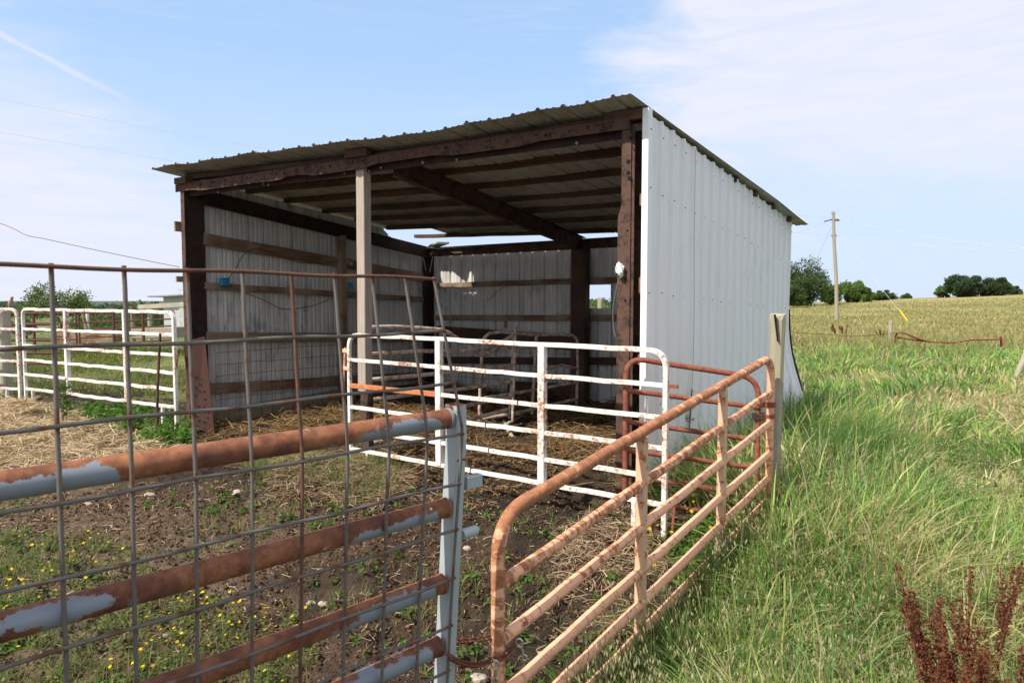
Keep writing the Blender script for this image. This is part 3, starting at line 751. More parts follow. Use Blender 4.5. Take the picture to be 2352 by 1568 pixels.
for px in (1478, 1664):
    f = fpx(px+ (0), np.array(sA), np.array(sB)); m = MB(); p, q = PS(f, 0)-Zv*.03, PS(f, 6)-Zv*.02
    m.box((p+q)/2, wS*.024, nS*.024, (p-q)/2, bev=.003); m.build('upright', M_salmv, GS)
m = MB(); c = PS(1, 0)*[1, 1, 0]+Zv*(zsB[0]-.36)
m.tube([c+Zv*.02, c-Zv*.02], .037, 12); m.tube([c-Zv*.10, c-Zv*.075], .034, 12); m.box(c+np.array([-.05, .05, 0]), [.04, .02, 0], [.008, -.016, 0], Zv*.03); m.build('hinge_collar', M_red, GS)
m = MB(); c = PS(1, 5); m.tube([c+Zv*.035, c+Zv*.012], .034, 12); m.build('hinge_collar', M_red, GS)

# timber posts
def wpost(name, base, z1, w, lab, lean=(0, 0), mat=M_wfence, z0=-.4, h=None, group=None):
    b = np.array([base[0], base[1], 0.]); m = MB(); h = h or w
    top_ = b+np.array([lean[0], lean[1], z1]); n = 9; pts = [b*(1-k)+top_*k+Zv*z0*(1-k) for k in np.linspace(0, 1, n)]
    rr = [w/2*(1+.05*math.sin(k*2.3+b[0])) for k in range(n)]
    sg = 18; m.tube(pts, rr, sg); cr = random.Random(int(abs(b[0]*97+b[1]*31)*10)); md = [1+cr.uniform(-.06, .05) for _ in range(sg)]
    for _ in range(3): q_ = cr.randrange(sg); md[q_] = .88
    for i_ in range(len(m.v)):
        k_ = i_ % sg if i_ < n*sg else (i_-n*sg) % sg; row = i_//sg if i_ < n*sg else (0 if i_ < (n+1)*sg else n-1)
        p_ = np.array(m.v[i_]); cn_ = pts[row]; q2 = cn_+(p_-cn_)*md[k_]*(1+.015*math.sin(row*3.1+k_*2))
        if row == n-1: q2[2] += .03*math.sin(k_*1.3)*min(1, w/.12)
        m.v[i_] = tuple(q2)
    m.sm = [False]*len(m.sm)
    o = m.build(name, mat, None, loc=(b[0], b[1], 0)); return tag(o, lab, 'post', group)
wpost('timber_post', (1.985, 5.16), at(1778, 728, 5.16)[2], .115, 'tall weathered timber post with a split top, hanging the salmon gate', (.03, .02))
tpo = bpy.data.objects['timber_post']; zt_ = at(1778, 728, 5.16)[2]; m = MB()
for dx_, l_, w_ in ((-.010, .20, .0016),):
    m2 = MB(); m2.box((2.012+dx_-.02, 5.18-.060, zt_+.02-l_/2), (w_, 0, 0), (0, .02, 0), (-.012, 0, l_/2), taper=1); o_ = m2.build('split', M_black, None, loc=(1.985, 5.16, 0)); o_.location = (0, 0, 0); o_.parent = tpo

# interior gates
i1a = (-1.56, 7.18); i1b = (-.045, 8.5)
zz1a = zrow(i1a, 840, (750, 814, 872, 919, 968, 1018)); zz1b = zrow(i1b, 1168, (745, 795, 845, 883, 925, 965))
th = thing('bent_tube_gate', (-.8, 7.85, 0), 'rusty white tube gate inside the shed with its top rail bent into a dip', 'gate')
a3, b3 = np.array(i1a+(0,)), np.array(i1b+(0,)); P1 = lambda f, z: a3+(b3-a3)*f+Zv*z
def fi(px): return fpx(px, a3, b3)
def zi(px, py): f = fi(px); return at(px, py, P1(f, 0)[1])[2]
for nm, pts in (('frame', [(838, 752), (900, 750), (960, 753), (1012, 757), (1030, 764), (1062, 786), (1108, 816), (1120, 812), (1150, 787), (1188, 765)]),
                ('rail', [(838, 814), (960, 806), (1060, 806), (1112, 799), (1180, 788)]), ('rail', [(838, 873), (960, 862), (1060, 852), (1178, 838)]),
                ('rail', [(838, 920), (960, 903), (1060, 893), (1176, 876)]), ('rail', [(838, 968), (960, 955), (1100, 925), (1174, 912)]), ('rail', [(838, 1020), (1000, 985), (1172, 938)]),
                ('upright', [(1013, 757), (1011, 810), (1003, 860)]), ('upright', [(1178, 775), (1178, 850), (1170, 960)])):
    m = MB(); q = [P1(fi(x), zi(x, y)) for x, y in pts]; qq = [q[0]]
    for k in range(len(q)-1): qq += dense(q[k], q[k+1], .1)[1:]
    m.tube(qq, .024 if nm != 'upright' else .022, 10); m.build(nm, M_whiter, th)
i2a = (-.41, 8.6); i2b = (.92, 9.35)
th = thing('worn_tube_gate', (.25, 9.0, 0), 'worn round-cornered white tube gate showing rust, standing before the back wall of the shed', 'gate')
a3, b3 = np.array(i2a+(0,)), np.array(i2b+(0,))
for nm, pts in (('frame', [(1100, 968), (1103, 880), (1108, 800), (1112, 776), (1124, 765), (1150, 762), (1180, 765), (1230, 769), (1290, 768), (1315, 770), (1326, 779), (1328, 850), (1325, 940)]),
                ('rail', [(1106, 800), (1180, 800), (1326, 793)]), ('rail', [(1110, 863), (1180, 855), (1230, 856), (1290, 838), (1326, 846)]),
                ('rail', [(1106, 914), (1200, 900), (1326, 877)]), ('rail', [(1106, 962), (1200, 945), (1326, 916)]),
                ('upright', [(1232, 770), (1228, 860), (1222, 950)])):
    m = MB(); q = [P1(fi(x), zi(x, y)) for x, y in pts]; qq = [q[0]]
    for k in range(len(q)-1): qq += dense(q[k], q[k+1], .1)[1:]
    m.tube(qq, .022, 10); m.build(nm, M_whiter, th)
m = MB(); m.tube([at(1177, 968, 8.45), at(1185, 746, 8.5)], .019, 8); tag(m.build('steel_stake', M_whiter, None, loc=at(1177, 968, 8.45)), 'upright rust speckled stake standing taller than the inner gates', 'stake')
m = MB(); p = at(1161, 745, 9.9); m.box(p, [.022, .012, 0], [-.006, .012, 0], [0, 0, .05], bev=.004); tag(m.build('wire_insulator', M_insul, None, loc=p), 'small dark insulator on the back wall above the inner gates', 'insulator')
# fallen sticks
for k, (a, b, r, l) in enumerate(((((1120, 1003), (1205, 952), .03, 'grey broken branch rising from the straw inside the shed')), ((1150, 955), (1178, 1005), .028, 'forked grey stick leaning on the branch in the straw'), ((1150, 960), (1195, 950), .02, 'thin pale stick lying at the foot of the inner gates'))):
    m = MB(); p, q = gr(a[0], a[1], .02), gr(b[0], b[1], .10 if k < 2 else .2)
    m.tube(dense(p, q, .08, .01), [r*.8, *[r]*(len(dense(p, q, .08))-2), r*.5], 7); tag(m.build('broken_branch', M_wfence, None, loc=p), l, 'branch')

# mesh panels inside
def wirepanel(p0, p1, z0, z1, nv, nh, r, lab, jit=.01):
    p0, p1 = np.array(p0), np.array(p1); m = MB()
    for k in range(nv+1):
        a = p0*(1-k/nv)+p1*k/nv; m.tube([a*[1, 1, 0]+Zv*(z0+(z1-z0)*j/6)+nrm(p1-p0)*random.uniform(-jit, jit) for j in range(7)], r, 4)
    for k in range(nh+1):
        z = z0+(z1-z0)*k/nh; m.tube([p0*(1-j/14)*[1, 1, 0]+p1*j/14*[1, 1, 0]+Zv*(z+random.uniform(-jit, jit)) for j in range(15)], r, 4)
    o = m.build('wire_mesh_panel', M_wirer, None, loc=(float(p0[0]), float(p0[1]), 0)); tag(o, lab, 'wire panel')
wirepanel(S(.13, .25, 0), S(.13, DP-.2, 0), .12, 1.16, 24, 7, .003, 'thin rusty wire mesh leaning along the left wall inside the shed')
wirepanel(S(.1, DP-.16, 0), S(tP-.1, DP-.16, 0), .1, 1.15, 18, 7, .003, 'thin rusty wire mesh along the back wall inside the shed')

# small fittings
def boxthing(name, c, hx, hy, hz, mat, lab, cat, lid=None):
    m = MB(); m.box(c, U*hx*0+D*hx, U*hy, Zv*hz, bev=.006); th_ = thing(name, c, lab, cat); m.build('case', mat, th_)
    m = MB(); m.box(c+Zv*(hz+.004), D*hx*1.1, U*hy*1.15, Zv*.004); m.box(c+U*(hy+.003), D*hx*.3, U*.003, Zv*hz*.5); m.build('lid', mat, th_); return th_
s_ = spx(512, 0); boxthing('junction_box', S(.06, s_, zat(512, 648, 0, s_)), .05, .035, .045, M_blue, 'blue plastic box on the second board of the left wall near the front post', 'box')
s_ = spx(794, 0); boxthing('junction_box', S(.12, s_, zat(797, 658, 0, s_)), .022, .03, .05, M_blue, 'small blue box beside the stud halfway along the left wall', 'box')
s_ = spx(790, 0); c = S(.14, s_, zat(790, 602, 0, s_)); th = thing('light_socket', c, 'dusty pale lamp holder on the stud halfway along the left wall', 'lamp holder')
m = MB(); m.tube([c-U*.04, c+U*.03], .05, 12); m.build('base', M_kick, th); m = MB(); m.tube([c+U*.03-Zv*.01, c+U*.05-Zv*.05], .03, 10); m.build('socket', M_trough, th)
def wire(pts, r, mat, lab, name='wire', cat='wire', sub=6):
    P_ = [np.asarray(p) for p in pts]; out = []
    for i in range(len(P_)-1):
        p0 = P_[max(i-1, 0)]; p1 = P_[i]; p2 = P_[i+1]; p3 = P_[min(i+2, len(P_)-1)]
        for k in range(sub):
            t = k/sub; out.append(.5*((2*p1)+(-p0+p2)*t+(2*p0-5*p1+4*p2-p3)*t*t+(-p0+3*p1-3*p2+p3)*t**3))
    out.append(P_[-1]); m = MB(); m.tube(out, r, 5); return tag(m.build(name, mat, None, loc=P_[0]), lab, cat)
def lw(px, py, o=.06): s = spx(px, o); return S(o, s, zat(px, py, o, s))
M_cable = simple('cable', (.10, .085, .06), .7)
wire([lw(524, 645), lw(548, 612), lw(560, 590), lw(585, 572), lw(620, 575), lw(690, 603), lw(760, 602), lw(785, 597)], .006, M_cable, 'dark cable looping from the blue box up to the lamp holder', 'cable', 'cable')
wire([lw(528, 655), lw(565, 672), lw(610, 690), lw(640, 706), lw(665, 710), lw(720, 702), lw(765, 684)], .006, M_cable, 'dark cable drooping below the second board of the left wall', 'cable', 'cable')
def bw(px, py): t = tpx(px, DP-.06); return S(t, DP-.06, zat(px, py, t, DP-.06))
wire([bw(1124, 690), bw(1140, 672), bw(1170, 653), bw(1200, 653), bw(1240, 650), bw(1300, 645), bw(1325, 648)], .005, M_cable, 'pale twine stapled along the upper board of the back wall', 'twine', 'twine')
wire([bw(1005, 560), bw(998, 575), bw(993, 600), bw(988, 625)], .008, simple('white_cable', (.5, .48, .42), .7), 'pale cable end hanging at the rear left roof corner', 'cable', 'cable')
# foil on right post
c = S(WF-.12, -.05, zat(1436, 620, WF-.12, 0)); m = MB(); V = []; f = []
rs = np.random.RandomState(3)
for i in range(9):
    for j in range(10):
        th_, ph = pi*i/8, 2*pi*j/10; k = 1+rs.uniform(-.28, .28); V.append(c+U*(.034*k*sin(th_)*cos(ph)-.006*cos(th_))+D*(.03*k*sin(th_)*sin(ph))+Zv*(.055*k*cos(th_)))
for i in range(8):
    for j in range(10): f.append((i*10+j, i*10+(j+1) % 10, (i+1)*10+(j+1) % 10, (i+1)*10+j))
m.add(V, f); tag(m.build('foil_ball', M_foil, None, loc=c), 'crumpled silver foil lump fixed to the right front post', 'foil')
wire([c-Zv*.05, c-Zv*.15-U*.03, c-Zv*.3-U*.055, c-Zv*.45-U*.05, c-Zv*.52-U*.03], .0022, M_steel, 'thin grey wire hanging below the silver foil lump')

# ------------------------------------------------------------------ foreground gate
X0, Y0, ax_, by_ = -1.07, 1.577, .1077, .103
gd = nrm([ax_, by_, 0]); gn = nrm([by_, -ax_, 0])   # gn points towards the camera side
gn = gn if gn[1] < 0 else -gn
def FG(n, z):
    lean = 0.0
    if z > 1.2: lean = -.088*(max(0, n)/8)**2.0*(z-1.2)/.5
    else: lean = .062*(n/8)*(z-1.2)
    return np.array([X0+ax_*n+lean, Y0+by_*n, z])
fg = thing('pipe_gate', (FG(8, 0)[0], FG(8, 0)[1], -.25), 'large rust and galvanised pipe gate with square wire mesh, nearest the camera on the left', 'gate')
fz = [1.238, .918, .642, .412, .205, -.02]
for i, z in enumerate(fz):
    pts = [FG(n, z) for n in np.arange(-9.5, 7.98, .22)]
    def gf(L, nz, Ls, i=i):
        tot = Ls[-1]; fe = tot-L      # distance from post
        n1 = (vn(np.array([L*5.0+i*9]), np.array([nz*1.0+i*3.3]), 5)[0]-.5)*.35
        e = 1.0*math.exp(-(fe/(.38, .42, .40, .5, .4, .4)[i])**3)
        l = 0.0
        if i == 0: l = 1.05*(ss(.62, .48, (tot-L)*-1+1.63) if False else float(ss(1.02, 1.10, fe)))*(1-float(ss(1.7, 2.0, fe)))
        elif i == 1: l = .85*float(ss(.95, 1.1, fe))*(1-float(ss(1.9, 2.1, fe)))
        up = nz  # +1 on top
        g = .62-e*((.50, .52, .66, .80, .8, .8)[i]-.60*up)-l*(.52-.6*up)+n1*.6
        if fe < .035: g = .7
        if i == 1 and l > .3: g = .62-l*(.62-.5*abs(up-.3)*1.2)+n1
        under = .35*max(0, -up-.72)/.28; g -= under*1.2
        return g
    m = MB(); m.tube(pts, .0345, 20, gfun=gf); o = m.build('rail', M_galv, fg)
# end post: hollow square section
m = MB(); pt, pb = FG(8.02, 1.283)+gd*.028, FG(8.02, -.25)+gd*.028; w_ = .033
ax = nrm(pt-pb)
cn = [(1, 1), (-1, 1), (-1, -1), (1, -1)]
b_ = .9
oct_ = [(1, b_), (b_, 1), (-b_, 1), (-1, b_), (-1, -b_), (-b_, -1), (b_, -1), (1, -b_)]
def pq(c, a, b): return c+gd*a*w_*.72+gn*b*w_
cc_ = pt-gd*.0
vs = [pq(pb, *k) for k in oct_]+[pq(pt-Zv*.12, *k) for k in oct_]+[pq(pt, *k) for k in oct_]+[pq(pt, k[0]*.9, k[1]*.92) for k in oct_]+[pq(pt-Zv*.2, k[0]*.9, k[1]*.92) for k in oct_]
fs = []; 
for r_ in range(4):
    for k in range(8): fs.append((r_*8+k, r_*8+(k+1) % 8, (r_+1)*8+(k+1) % 8, (r_+1)*8+k))
gg = [0]*8+[0]*8+[.45]*8+[1]*16
m.add(vs, fs, None, gg)
eo = m.build('end_post', M_post, fg)
m = MB()   # outer stile strip and slot
q0, q1 = pt+gd*.036-gn*.01-Zv*.02, pb+gd*.036-gn*.01; m.box((q0+q1)/2, gd*.012, gn*.016, (q0-q1)/2, bev=.004); m.build('end_stile', M_post, fg)
for z in (.99, .80):
    c = FG(8.02, z)+gd*.115; m = MB()
    if z > .9: m.box(c-gd*.012, gd*.036, gn*.014, Zv*.024, bev=.004); m.tube([c+gd*.005+Zv*.021, c+gd*.005+Zv*.027], .010, 8)
    else: m.tube([c-gd*.05, c+gd*.018], .020, 10)
    m.build('latch_bracket', M_post, fg)
m = MB()
for z in fz: c = FG(7.86, z); m.tube([c-gd*.002, c+gd*.008], .0372, 18, gfun=lambda L, nz, Ls: (.8 if z < 1.2 else .2))
bolts(m, fg, 'weld_collar', M_galv)
wz = [at(1020, y_, 2.40)[2] for y_ in (641, 760, 876, 989, 1102, 1207, 1316, 1421, 1523)]; 
while wz[-1] > -.2: wz.append(wz[-1]-.16)
m = MB(); RW = .0055
for k in range(-10, 9):
    pts = []
    for z in np.linspace(wz[0]+.008, wz[-1], 40): pts.append(FG(k+random.uniform(-.004, .004), z)+gn*(.048+.0035*math.sin(z*5+k)))
    m.tube(pts, RW, 7, gfun=lambda L, z_, Ls, k=k: (.45 if k in (4,) and L > .05 else -.02)+.25*float(np.exp(-((min(abs(L-(wz[0]-w2)) for w2 in wz))/.012)**2)))
for z in wz:
    pts = [FG(n, z+.0025*math.sin(n*1.7+z*9))+gn*.058 for n in np.arange(-10, 8.16, .25)]
    m.tube(pts, RW, 7, gfun=lambda L, z_, Ls, z=z: (.5 if z > 1.7 else -.05)+.45*float(np.exp(-((Ls[-1]-L)/.02)**2))+.3*float(np.exp(-(abs(((Ls[-1]-L-.024)/.149+.5) % 1-.5)/.07)**2)))
m.build('wire_mesh', M_wire, fg)

# chain
def chain(p0, p1, sag, n, lab, flip=0):
    th = thing('gate_chain', p0, lab, 'chain'); me = None
    for k in range(n):
        f = (k+.5)/n; c = np.array(p0)*(1-f)+np.array(p1)*f-Zv*sag*4*f*(1-f)
        f2 = f+.01; c2 = np.array(p0)*(1-f2)+np.array(p1)*f2-Zv*sag*4*f2*(1-f2); d_ = nrm(c2-c)
        if me is None:
            m = MB(); pts = [np.array([.0135*np.sign(cos(a))*(1 if abs(cos(a)) > .01 else 0)*.6+.010*cos(a), .0085*sin(a), 0]) for a in np.linspace(0, 2*pi, 17)]
            m.tube(pts, .0028, 6, n0=(0, 0, 1), caps=False); o = m.build('link', M_chainr, None); me = o.data; o.parent = th
        else: o = bpy.data.objects.new('link', me); COL.objects.link(o); o.parent = th
        o.location = tuple(c-np.array(p0)); q = Vector(d_).to_track_quat('X', 'Z'); e = q.to_euler(); o.rotation_mode = 'QUATERNION'
        from mathutils import Quaternion
        o.rotation_quaternion = q @ Quaternion((1, 0, 0), (pi/2 if (k+flip) % 2 else .35))
    return th
cp0 = FG(7.9, .40)+gn*.06; zc = at(1140, 1510, sA[1]-.03)[2]
c1_ = np.array([sA[0]-.02, sA[1]-.04, zc]); c2_ = np.array([sA[0]+.03, sA[1]+.04, zc+.07])
chain(cp0, c1_, .028, 22, 'rusty chain sagging in front, joining the big gate to the salmon gate')
chain(FG(8.1, .41)-gn*.05, c2_, .02, 17, 'rusty chain strand passing behind, between the big gate and the salmon gate', 1)
chain(c1_+np.array([.03, -.0, .0]), np.array([sA[0]+.07, sA[1]+.03, zc+.03]), .003, 5, 'short rusty chain end wrapped round the foot of the salmon gate upright')
def snap(c, dirv, lab):
    th = thing('snap_hook', c, lab, 'snap hook'); d_ = nrm(dirv); sdn = nrm(np.cross(d_, (0, 1, 0)))
    m = MB(); m.tube([c+d_*.02*cos(a)*.9+sdn*.013*sin(a) for a in np.linspace(0, 2*pi, 13)], .0035, 6, caps=False); m.build('hook', M_steel, th)
    m = MB(); m.tube([c+d_*.02, c+d_*.055], .0045, 6); m.tube([c+d_*(.064+.012*cos(a))+sdn*.009*sin(a) for a in np.linspace(0, 2*pi, 11)], .003, 6, caps=False); m.build('swivel_eye', M_steel, th)
snap(c1_+np.array([.01, -.012, -.015]), (.02, 0, -1), 'bright snap hook clipped on the chain in front of the salmon upright')
snap(np.array([sA[0]+.085, sA[1]+.02, zc+.035]), (.35, 0, -1), 'long steel snap hook dangling beside the salmon gate rail')

# ------------------------------------------------------------------ left side: white panels, posts, red corral
lpr, lpl = (-4.20, 8.48), (-7.95, 11.10)
g1, PL1, NL1 = gate('white_corral_panel', 'long white six-rail corral panel joined to the left front corner of the shed', 'corral panel', lpl, lpr,
    zrow(lpl, 60, (710, 755, 793, 826, 859, 892)), zrow(lpr, 405, (717, 769, 816, 857, 895, 935)), .0215, M_white, True, feet=(.06, .93), corner=.13, jit=.006)
for px in (152, 288):
    f = fpx(px, np.array(lpl), np.array(lpr)); m = MB(); p, q = PL1(f, 0), PL1(f, 5); w_ = nrm(np.array([lpr[0]-lpl[0], lpr[1]-lpl[1], 0])); n_ = NL1 if NL1[1] < 0 else -NL1
    m.box((p+q)/2+n_*.027, w_*.034, n_*.003, (p-q)/2); m.box((p+q)/2+w_*.034, w_*.003, n_*.026, (p-q)/2); m.build('upright', M_white, g1)
l2a, l2b = (-12.2, 11.9), (-8.12, 11.2)
g2, PL2, NL2 = gate('white_corral_panel', 'rustier white corral panel running off at the far left behind the straw', 'corral panel', l2a, l2b,
    [1.56, 1.24, .96, .72, .48, .24], zrow(l2b, 50, (710, 756, 797, 830, 862, 893)), .0215, M_white, True, feet=(.94,), corner=.13, jit=.006, gtop=.06)
wpost('timber_post', (-8.75, 11.75), at(20, 717, 11.75)[2], .20, 'thick grey timber post behind the far left white panel', (0, 0))
# thin rusty stake near the left corner
wire([at(361, 1030, 8.0), at(362, 900, 8.0), at(368, 765, 8.05)], .016, M_frame, 'thin rusty steel stake leaning in front of the white panel by the shed corner', 'steel_stake', 'stake')
chn = chain(at(401, 872, 8.5), at(412, 800, 8.45), 0.0, 22, 'short rusty chain tying the white panel to the left front post')
tp = at(0, 0, 1)
# small bird on the top rail
bp = PL2(.86, 0)+Zv*.03; bx = at(23, 700, PL2(.86, 0)[1]); bp = np.array([bx[0], bx[1], PL2(.86, 0)[2]+.026])
m = MB(); V = []; f = []
ax1 = nrm([.35, -.1, .9]); ax2 = nrm(np.cross(ax1, (0, 1, 0))); ax3 = np.cross(ax1, ax2)
prf = [(-.10, .006), (-.06, .012), (-.02, .022), (.02, .034), (.055, .036), (.085, .028), (.105, .020), (.12, .024), (.138, .023), (.152, .013), (.156, .002)]
for (h_, r_) in prf:
    for k in range(10): V.append(bp+Zv*.035+ax1*(h_)+ax2*r_*cos(2*pi*k/10)+ax3*r_*sin(2*pi*k/10)*1.1)
for i in range(len(prf)-1):
    for k in range(10): f.append((i*10+k, i*10+(k+1) % 10, (i+1)*10+(k+1) % 10, (i+1)*10+k))
m.add(V, f, smooth=True); hd = bp+Zv*.035+ax1*.137
m.tube([hd+np.array([.018, -.01, 0]), hd+np.array([.040, -.015, -.004])], [.006, .001], 6)
m.tube([bp, bp+Zv*.03+np.array([.008, 0, 0])], .0025, 5); m.tube([bp+np.array([.015, .01, 0]), bp+Zv*.03+np.array([.015, .01, 0])], .0025, 5)
tag(m.build('small_bird', simple('brown_feathers', (.30, .22, .16), .9, var=.4, scale=70), None, loc=bp), 'small brown bird perched on the top rail at the far left', 'bird')

def corral(name, lab, pa, pb, ya, yb, Ya, Yb, ups, r=.024, mat=M_dark, cat='corral panel', foot=None, closed=False, group=None):
    A = at(pa, ya[0], Ya); B = at(pb, yb[0], Yb)
    zA_ = [at(pa, y_, Ya)[2] for y_ in ya]; zB_ = [at(pb, y_, Yb)[2] for y_ in yb]
    g_, P_, N_ = gate(name, lab, cat, A[:2], B[:2], zA_, zB_, r, mat, ups=ups, corner=.12, footz=0, jit=.004, closed=closed, up_w=.03, group=group); return g_
corral('dark_red_corral_panel', 'dark red tube panel with thick rails just behind the far left timber post', -60, 119, (719, 745, 781, 812, 835, 858), (720, 745, 782, 811, 835, 859), 13.4, 13.2, ())
corral('dark_red_corral_panel', 'dark red tube gate behind, left of the pair of uprights in the yard', 8, 174, (719, 742, 761, 779, 808), (719, 742, 761, 779, 809), 21.5, 21.0, (.42,))
corral('dark_red_corral_panel', 'dark red tube gate in the yard, right of the pair of uprights', 181, 400, (719, 741, 759, 776, 793), (713, 732, 748, 765, 780), 20.8, 20.0, (.37, .68))
corral('dark_red_corral_panel', 'dark tube panel standing farther back beyond the yard gates', 215, 302, (731, 743, 755), (706, 722, 745), 30, 29, ())
for (px, y0, y1, Yd, w_, mt, lab) in ((202, 762, 716, 26, .12, simple('white_post', (.6, .6, .57), .8), 'white fence post in the yard behind the tube gates'),
        (306, 770, 704, 27, .16, M_girt, 'brown timber post behind the yard gates'), (345, 760, 706, 25, .16, M_wfence, 'grey post carrying the grey board near the white hut'),
        (214, 768, 716, 24, .12, M_girt, 'leaning brown post behind the yard gates')):
    b = at(px, y0, Yd); t_ = at(px, y1, Yd); wpost('fence_post', (b[0], b[1]), t_[2], w_, lab, (-.35 if 'leaning' in lab else 0, 0), mt)
m = MB(); m.beam(at(318, 705, 24.8), at(425, 699, 23.5), .06, .16); tag(m.build('grey_board', M_wfence, None, loc=at(345, 703, 24.6)), 'long grey board held up level beside the white hut', 'board')
m = MB(); p, q = at(128, 782, 22.5), at(275, 778, 22.0); m.beam(p, q, .3, .22, jit=.02); m.beam(p+np.array([0, 0, .24]), q+np.array([0, 0, .22]), .3, .2, jit=.02); tag(m.build('sleeper_stack', M_girt, None, loc=p), 'old dark timber sleepers lying stacked in the yard', 'sleepers')
m = MB(); p, q = at(318, 765, 22.5), at(415, 763, 21.5); m.beam(p, q, .5, .34, bev=.02); tag(m.build('feed_bunk', M_trough, None, loc=p), 'long pale concrete feed bunk behind the tube gates', 'trough')
# white hut
hp = at(395, 745, 26); hut = thing('white_hut', (hp[0], hp[1], hp[2]), 'small white hut with a sloping metal roof, seen past the left corner of the shed', 'hut')
m = MB(); z1 = at(395, 680, 26)[2]; m.box([hp[0]+1.3, hp[1]+1.2, (hp[2]+z1)/2-.15], [1.55, 0, 0], [0, 1.3, 0], [0, 0, (z1-hp[2])/2+.2]); m.build('wall', M_shed, hut)
m = MB(); m.box([hp[0]+1.2, hp[1]+1.2, z1+.08], [1.9, 0, .10], [0, 1.6, 0], [-.002, 0, .025]); m.build('roof', M_roof, hut)
m = MB(); m.box([hp[0]+.65, hp[1]-.12, (hp[2]+z1)/2], [.3, 0, 0], [0, .02, 0], [0, 0, .8]); m.build('door', simple('hut_door', (.5, .52, .52), .8), hut)
# electric wire from the shed post to the left
wire([at(411, 613, 8.35), at(330, 597, 8.6), at(200, 570, 9), at(100, 548, 9.3), at(60, 540, 9.5), at(0, 513, 9.6), at(-200, 450, 10)], .004, M_wirer, 'twisted rusty wire strung from the left front post off to the left')

# ------------------------------------------------------------------ right side: pole, fence, bent gate
pb_ = at(1922, 742, 54); ptp = at(1914, 489, 54); pole = thing('utility_pole', pb_, 'tall grey timber utility pole standing in the hay field', 'utility pole')
pmid = at(1921, 650, 54)
m = MB(); m.tube([pb_-Zv*.5, pb_, pmid, at(1916, 560, 54), ptp], [.16, .155, .14, .12, .105], 12); m.build('pole', M_pole, pole)
for (a, b, nm, r) in (((1914, 506), (1928, 505), 'bracket', .05), ((1914, 503), (1893, 509), 'bracket', .04), ((1915, 540), (1922, 540), 'insulator', .1), ((1909, 541), (1914, 541), 'insulator', .08), ((1911, 489), (1917, 489), 'pole_cap', .14)):
    m = MB(); m.tube([at(*a, 54), at(*b, 54)], r, 8); m.build(nm, M_frame if nm == 'bracket' else M_steel, pole)
m = MB()
for px in (1921, 1925): m.tube([at(px, 503, 54), at(px, 508, 54)], .09, 8)
m.build('insulator', M_insul, pole)
def line(a, b, sag, r, lab, mat=None):
    a, b = np.array(a), np.array(b); wire([a*(1-f)+b*f-Zv*sag*4*f*(1-f) for f in np.linspace(0, 1, 9)], r, mat or simple('overhead_line', (.5, .52, .55), .6, bmp=0), lab, 'overhead_line', 'cable')
ptop = at(1914, 500, 54); plow = at(1915, 540, 54)
line(at(-300, 165, 40), ptop, 1.2, .010, 'upper overhead line crossing the sky from the far left to the pole'); line(at(-300, 250, 40), plow, 1.0, .010, 'lower overhead line crossing the sky from the far left to the pole')
line(ptop, at(2500, 577, 46), .5, .016, 'upper overhead line running right from the pole'); line(plow, at(2500, 582, 46), .3, .016, 'lower overhead line running right from the pole')
line(at(1911, 506, 54), at(1780, 545, 60), .1, .014, 'overhead line dropping left from the upper bracket of the pole'); line(at(1910, 541, 54), at(1780, 580, 60), .1, .014, 'overhead line dropping left from the lower insulator of the pole')
gy = at(2088, 742, 50); line(at(1916, 525, 54), gy, 0, .012, 'guy line of the pole running down right to the field')
line(at(1912, 518, 54), at(1868, 610, 60), 0, .012, 'guy line of the pole running down left behind the trees')
m = MB(); m.tube([gy, at(2066, 712, 50.4)], .06, 6); tag(m.build('guy_guard', M_yel, None, loc=gy), 'yellow plastic guard on the foot of the pole guy line', 'guy guard')
wpost('fence_post', at(2043, 815, 24)[:2], at(2043, 738, 24)[2], .13, 'short grey post in the wire fence before the hay field', (0, 0), z0=-.2)
for (px, y0, y1, Yd, lb) in ((1844, 700, 690, 140, 'leftmost'), (1857, 700, 690, 140, 'second from the left'), (1893, 699, 690, 142, 'third from the left'), (1944, 697, 688, 144, 'rightmost')):
    p = at(px, y1, Yd); wpost('fence_post', p[:2], p[2], .5, '%s of four distant white posts edging the hay field' % lb, mat=bpy.data.materials['white_post'], z0=.5)
b = at(2330, 800, 14.5); wpost('leaning_post', b[:2], b[2]+.62, .12, 'grey timber post leaning steeply right at the edge of the field', (.55, 0), z0=-.1)
fy = 21.5
wire([at(1810, 762, fy+2), at(1900, 768, fy+2), at(1960, 772, fy+1.6), at(2030, 767, fy+2.2), at(2043, 765, 24), at(2062, 767, fy)], .010, M_wirer, 'single sagging fence wire in front of the hay field')
m = MB(); p = at(1955, 768, fy+2); 
wpost('thin_stake', p[:2], at(1955, 752, fy+2)[2], .03, 'thin stake with an orange clip on the fence wire', z0=.1, mat=M_girt)
bg = thing('bent_red_gate', at(2060, 795, 21), 'old red tube gate bent and sunk in the long grass by the fence', 'gate')
for nm, pts in (('frame', [(2056, 798), (2056, 775), (2060, 765), (2072, 763), (2085, 768), (2110, 778), (2140, 786)]), ('rail', [(2058, 774), (2090, 779), (2140, 785), (2190, 787), (2230, 780), (2298, 779)]), ('upright', [(2298, 772), (2300, 800)]), ('rail', [(2058, 800), (2085, 802)]), ('upright', [(2302, 776), (2306, 795)])):
    m = MB(); m.tube([at(x, y, 21+.2*math.sin(x)) for x, y in pts], .028, 8); m.build(nm, M_red, bg)

